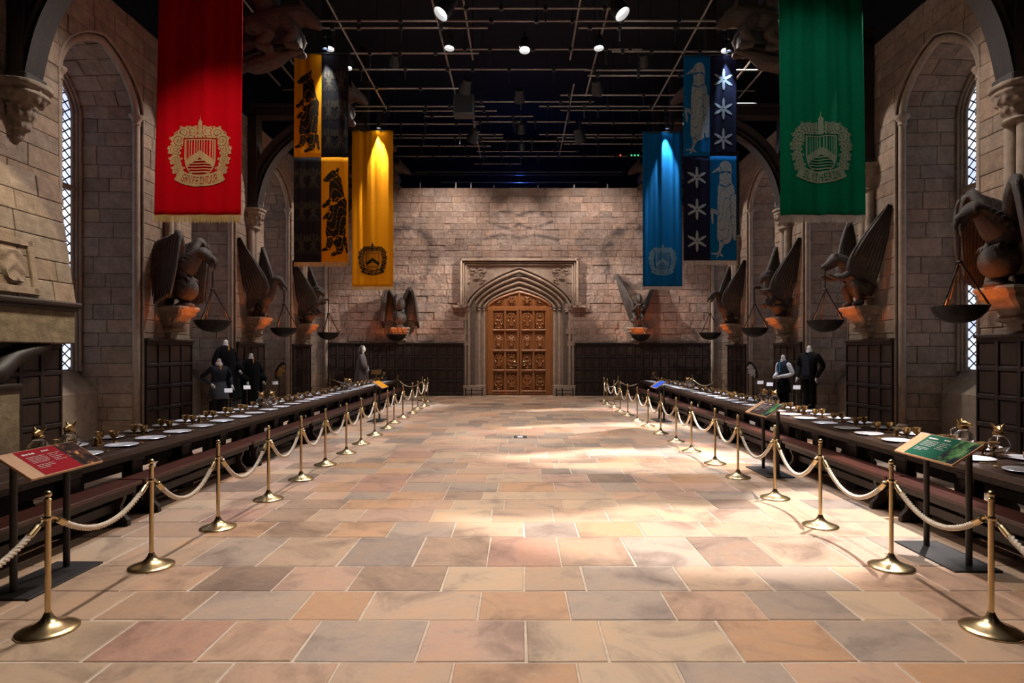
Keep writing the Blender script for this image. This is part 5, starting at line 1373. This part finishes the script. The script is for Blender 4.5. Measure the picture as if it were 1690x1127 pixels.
def card(loc, rz, h, label):
    C = tag(empty('caption_card', loc, rz), label, 'caption card', 'small white caption cards')
    q = MB(); q.lathe([(.09, 0), (.09, .008), (.012, .012), (.009, .02), (.009, h)], 10); q.build('pole', 'brass', C, 50)
    q = MB(); q.prism([(-.085, -.07), (.085, -.07), (.085, .07), (-.085, .07)], lambda u, v, d: (u, -d * .7 + v * .75, h + v * .65 + d * .7), 0, .008, .002); q.build('card', 'card_white', C)
for (x, y, Y, n) in ((377, 643, 14.0, 'below the grey sweater mannequin on the left'), (407.5, 638, 16.0, 'before the farther black robe on the left'), (454, 631, 18.6, 'beside the gilt oval plaque on the left'),
                     (1255, 630, 18.0, 'beside the dark oval plaque on the right'), (1270.5, 633, 17.0, 'left of the waistcoat mannequin on the right'), (1315, 638, 15.2, 'between the two mannequins on the right')):
    p = px(x, y, Y); card((p.x, Y, 0), (.5 if p.x < 0 else -.5), p.z - .02, 'small white caption card on a brass pole, ' + n)
def plaque(x, y, Y, mat, label, tilt):
    p = px(x, y, Y); P_ = tag(empty('oval_plaque', (p.x, Y, 0), tilt), label, 'plaque', 'oval plaques on stands')
    q = MB(); q.lathe([(.16, 0), (.16, .012), (.02, .02), (.014, .04), (.014, p.z - .05)], 12); q.build('stand', 'iron', P_, 50)
    M = Matrix.Translation((0, -.05, p.z)) @ Matrix.Rotation(.55, 4, 'X')
    q = MB(); q.lathe([(.01, .02), (.20, .02), (.22, .0), (.20, -.02), (.01, -.02)], 24, M=M @ Matrix.Rotation(pi / 2, 4, 'X') @ Matrix.Diagonal((.75, 1.5, 1, 1))); q.build('oval_board', 'iron', P_, 40)
    q = MB(); rr = random.Random(3)
    for k in range(26):
        a = k * 2.4; r_ = .155 * sqrt(k / 26); c = M @ Vector((r_ * .75 * cos(a), -.03, r_ * 1.5 * sin(a))); q.sphere(c, (.035, .03, .045), 7, 5)
    q.build('carved_relief', mat, P_, 60)
plaque(461, 612, 19.2, 'gold', 'gilt oval plaque on a black stand on the left', .9)
plaque(1243, 611, 19.0, 'pewter', 'dark oval plaque with silver relief on a stand on the right', -.9)
# small lectern standing at the far end of the left table
p = px(621, 614, 25.4); o = tag(empty('music_stand', (p.x, 25.4, 0)), 'small gilt lectern standing behind the far end of the left table', 'lectern')
q = MB(); q.lathe([(.14, 0), (.14, .015), (.02, .03), (.016, p.z - .02)], 12); q.build('pole', 'gold', o, 50)
q = MB(); q.prism([(-.2, -.14), (.2, -.14), (.2, .14), (-.2, .14)], lambda u, v, d: (u, -d * .7 + v * .75, p.z + v * .65 + d * .7), 0, .02, .004); q.build('desk', 'gold', o)
# marker set in the floor
o = tag(empty('floor_marker', (.02, 13.66, 0)), 'small dark plate with a pale symbol lying on the aisle floor', 'floor marker')
q = MB(); q.box(-.15, .15, -.2, .2, -.004, .005, .002); q.build('plate', 'rig_black', o)
q = MB(); q.box(-.06, .06, -.12, .12, .005, .0065); q.build('symbol', 'card_white', o)

# ================================================================== MANNEQUINS
def ering(z, cx, cy, rx, ry, fa=0, nf=0, ph=0, n=28):
    return [(cx + rx * cos(2 * pi * i / n) * (1 + fa * cos(nf * 2 * pi * i / n + ph)), cy + ry * sin(2 * pi * i / n) * (1 + fa * cos(nf * 2 * pi * i / n + ph)), z) for i in range(n)]
def shell(rows_, name, mat, par, folds=0, nf=0):
    q = MB(); q.rings([ering(z, cx, 0, rx, ry, folds * k, nf, z * 1.5) for (z, cx, rx, ry, k) in rows_]); return q.build(name, mat, par, 70)
def hand(par, wrist, d, sy, mat='skin_grey'):
    q = MB(); w_ = Vector(wrist); d = Vector(d).normalized(); sd = Vector((0, 1, 0)).cross(d); sd = sd.normalized() if sd.length > .1 else Vector((1, 0, 0)); nn = d.cross(sd)
    limb(q, [tuple(w_) + (.026,), tuple(w_ + d * .05) + (.034,), tuple(w_ + d * .085) + (.033,)], 3, 8, flat=.8)
    for k, l in enumerate((.075, .085, .08, .062)):
        b0 = w_ + d * .085 + sd * (.024 - .016 * k); b1 = b0 + d * l * .55 + nn * .01; b2 = b0 + d * l * .9 + nn * .03 * sy
        limb(q, [tuple(b0) + (.0095,), tuple(b1) + (.009,), tuple(b2) + (.007,)], 2, 6)
    b0 = w_ + d * .03 + sd * .03; limb(q, [tuple(b0) + (.011,), tuple(b0 + d * .03 + sd * .02) + (.010,), tuple(b0 + d * .06 + sd * .018) + (.008,)], 2, 6)
    q.build('hand', mat, par, 180)
def plinth(loc, h, label, r=.29):
    o = tag(empty('display_plinth', loc), label, 'plinth', 'low black display plinths')
    q = MB(); q.box(-r, r, -r, r, .05, h, .01); q.build('block', 'rig_black', o); q = MB(); q.box(-r - .02, r + .02, -r - .02, r + .02, 0, .05, .008); q.build('skirting', 'rig_black', o)
def mannequin(kind, x, Y, h, rz, label):
    X = (x - VX) * Y / F; plinth((X, Y, 0), h, 'low black plinth under the ' + label.split(', left')[0].split(', right')[0])
    M = tag(empty('mannequin', (X, Y, h), rz), label, 'mannequin', 'costume mannequins')           # local +x is its front
    female = kind == 'sweater'; k = .92 if female else 1.0
    q = MB(); limb(q, [(.0, 0, 1.34 * k, .062), (.01, 0, 1.44 * k, .056), (.015, 0, 1.53 * k, .052)], 3, 12); q.build('neck', 'skin_grey', M, 180)
    leg_mat = {'sweater': 'robe_black', 'suit': 'suit', 'vest': 'robe_black'}.get(kind)
    if leg_mat:
        for sy in (-1, 1):
            wide = 1.0 if female else 1.45
            q = MB(); q.rings([ering(z, cx, sy * .095, r_ * wide, r_ * wide * .95, 0, 0, 0, 14) for z, cx, r_ in ((.80 * k, 0, .085), (.5, .01, .062), (.3, -.01, .056), (.09, 0, .045 if female else .06))]); q.build('leg', leg_mat if not female else 'knit', M, 70)
            q = MB(); limb(q, [(-.04, sy * .095, .045, .04), (.06, sy * .095, .04, .042), (.16, sy * .095, .03, .03)], 3, 10); q.build('shoe', 'robe_black', M, 180)
    tors = [(.92 * k, 0, .115, .16, 0), (1.02 * k, .0, .108, .148, 0), (1.14 * k, .012, .12, .168, 0), (1.26 * k, .018, .122, .19, 0), (1.34 * k, .005, .105, .195, 0), (1.385 * k, -.005, .085, .15, 0), (1.42 * k, 0, .066, .08, 0)]
    def arm(sy, pts, mat, name='sleeve'):
        q = MB(); limb(q, pts, 5, 12); q.build(name, mat, M, 180)
    if kind == 'sweater':
        shell(tors, 'sweater', 'knit', M); shell([(.50, 0, .20, .23, 1), (.6, 0, .185, .215, 1), (.75, 0, .15, .19, .7), (.86, 0, .118, .16, .2), (.90, 0, .112, .155, 0)], 'skirt', 'grey_skirt', M, .035, 14)
        shell([(1.27, .01, .07, .075, 0), (1.33, .012, .078, .082, 0), (1.37, .012, .062, .066, 0)], 'shirt_collar', 'shirt', M)
        q = MB(); q.box(.075, .125, -.022, .022, 1.10, 1.30, .01); q.build('tie', 'tie_gold', M)
        for sy, el, wr in ((-1, (-.12, -.34, 1.02), (.10, -.22, .86)), (1, (-.06, .30, 1.0), (.10, .27, .82))):
            arm(sy, [(0, sy * .17, 1.22, .058), (el[0] * .5, sy * .25, 1.12, .052), el + (.044,), (lerp(el[0], wr[0], .5), lerp(el[1], wr[1], .5), lerp(el[2], wr[2], .5), .038), wr + (.033,)], 'knit')
            hand(M, wr, Vector(wr) - Vector(el), sy)
    elif kind == 'robe':
        shell([(.06, 0, .36, .42, 1), (.3, 0, .32, .38, 1), (.6, 0, .27, .33, 1), (.9, 0, .22, .285, .7), (1.15, .0, .185, .255, .3), (1.30, -.005, .15, .235, .1), (1.375, -.01, .11, .175, 0), (1.43, 0, .075, .09, 0)], 'robe', 'robe_black', M, .07, 9)
        shell([(1.38, .01, .068, .074, 0), (1.46, .012, .064, .068, 0)], 'shirt_collar', 'shirt', M)
        q = MB(); q.box(.11, .14, -.018, .018, 1.2, 1.42, .008); q.build('tie', 'tie_gold', M)
        for sy in (-1, 1):
            arm(sy, [(0, sy * .20, 1.28, .075), (.02, sy * .29, 1.08, .085), (.06, sy * .31, .95, .095), (.16, sy * .27, .84, .12)], 'robe_black'); hand(M, (.20, sy * .25, .82), (.5, 0, -.8), sy)
    elif kind == 'vest':
        shell(tors, 'waistcoat', 'knit', M); shell([(.52, 0, .19, .22, 1), (.7, 0, .16, .20, .8), (.90, 0, .115, .16, 0)], 'skirt', 'robe_black', M, .03, 12)
        shell([(1.36, .01, .072, .078, 0), (1.46, .012, .064, .068, 0)], 'shirt_collar', 'shirt', M)
        q = MB(); q.box(.11, .145, -.022, .022, 1.08, 1.38, .01); q.build('tie', 'tie_blue', M)
        for sy in (-1, 1):
            el = (-.04, sy * .28, 1.06); wr = (.20, sy * .12, .98)
            arm(sy, [(0, sy * .19, 1.30, .066), (-.02, sy * .25, 1.18, .064), el + (.058,), (.08, sy * .21, 1.0, .052), wr + (.04,)], 'shirt'); hand(M, wr, (.6, -sy * .5, -.2), sy)
    elif kind == 'suit':
        shell([(.74, 0, .16, .215, 0), (.9, 0, .145, .20, 0), (1.05, 0, .135, .19, 0), (1.2, .01, .145, .21, 0), (1.32, .005, .13, .225, 0), (1.39, -.005, .095, .17, 0), (1.43, 0, .07, .085, 0)], 'jacket', 'suit', M)
        q = MB(); q.prism([(-.10, .82), (.10, .82), (.085, 1.12), (.05, 1.34), (-.05, 1.34), (-.085, 1.12)], lambda u, v, d: (.145 + d - .07 * max(0, v - 1.2), u, v), -.03, .012, .004); q.build('waistcoat', 'knit', M)
        shell([(1.37, .012, .074, .08, 0), (1.47, .014, .064, .07, 0)], 'shirt_collar', 'shirt', M)
        q = MB(); q.box(.105, .14, -.02, .02, 1.26, 1.40, .008); q.build('tie', 'robe_black', M)
        for sy in (-1, 1):
            el = (-.06, sy * .32, 1.06); wr = (.10, sy * .26, .80)
            arm(sy, [(0, sy * .21, 1.32, .075), (-.02, sy * .28, 1.2, .07), el + (.062,), (.02, sy * .29, .93, .056), wr + (.048,)], 'suit'); hand(M, wr, (.35, 0, -.9), sy)
    elif kind == 'elder':
        shell([(.04, 0, .30, .36, 1), (.4, 0, .26, .31, 1), (.8, 0, .22, .27, .8), (1.1, .0, .19, .25, .4), (1.30, 0, .15, .235, .1), (1.39, -.005, .11, .17, 0), (1.45, 0, .075, .09, 0)], 'robe', 'robe_grey', M, .07, 9)
        shell([(.04, -.06, .30, .40, 1), (.5, -.05, .26, .35, 1), (1.0, -.04, .2, .29, .6), (1.30, -.03, .14, .25, .2), (1.42, -.01, .09, .12, 0)], 'cloak', 'robe_grey', M, .06, 8)
        q = MB(); q.sphere((.03, 0, 1.655), (.095, .078, .125), 18, 14); limb(q, [(.11, 0, 1.68, .014), (.142, 0, 1.635, .016), (.125, 0, 1.615, .012)], 2, 6); limb(q, [(.06, 0, 1.57, .06), (.09, 0, 1.555, .04)], 2, 8)
        for sy in (-1, 1):
            q.sphere((.02, sy * .078, 1.64), (.02, .012, .032), 8, 6); q.sphere((.108, sy * .034, 1.665), (.012, .018, .010), 8, 6)
        q.box(.118, .128, -.026, .026, 1.578, 1.586, .002); remesh(q.build('head', 'skin_grey', M, 180), .008, 2)
        q = MB(); q.sphere((-.015, 0, 1.70), (.105, .092, .105), 16, 10); limb(q, [(-.08, 0, 1.66, .085), (-.10, 0, 1.5, .09), (-.10, 0, 1.34, .07)], 4, 10)
        for sy in (-1, 1): limb(q, [(.0, sy * .085, 1.66, .03), (.0, sy * .10, 1.5, .04), (.02, sy * .1, 1.38, .03)], 3, 8)
        remesh(q.build('hair', 'hair_grey', M, 180), .014, 2)
        for sy in (-1, 1):
            arm(sy, [(0, sy * .21, 1.32, .075), (.02, sy * .28, 1.12, .08), (.06, sy * .29, .98, .09), (.14, sy * .25, .84, .11)], 'robe_grey'); hand(M, (.18, sy * .23, .82), (.4, 0, -.9), sy)
mannequin('sweater', 361, 14.6, .30, -.75, 'headless mannequin in grey sweater, striped tie and skirt, left of hall')
mannequin('robe', 372, 15.9, .66, -.5, 'headless mannequin in black robe, tallest of the left group')
mannequin('robe', 414, 17.4, .30, -.6, 'headless mannequin in black robe before a left wood panel')
mannequin('elder', 598, 25.7, .42, .1, 'grey-robed mannequin with head and long hair by the end wall')
mannequin('vest', 1293, 17.2, .26, pi + .35, 'headless mannequin in white shirt, dark waistcoat and blue tie, right')
mannequin('suit', 1336, 15.4, .50, pi + .55, 'headless mannequin in dark suit jacket and trousers, right of hall')
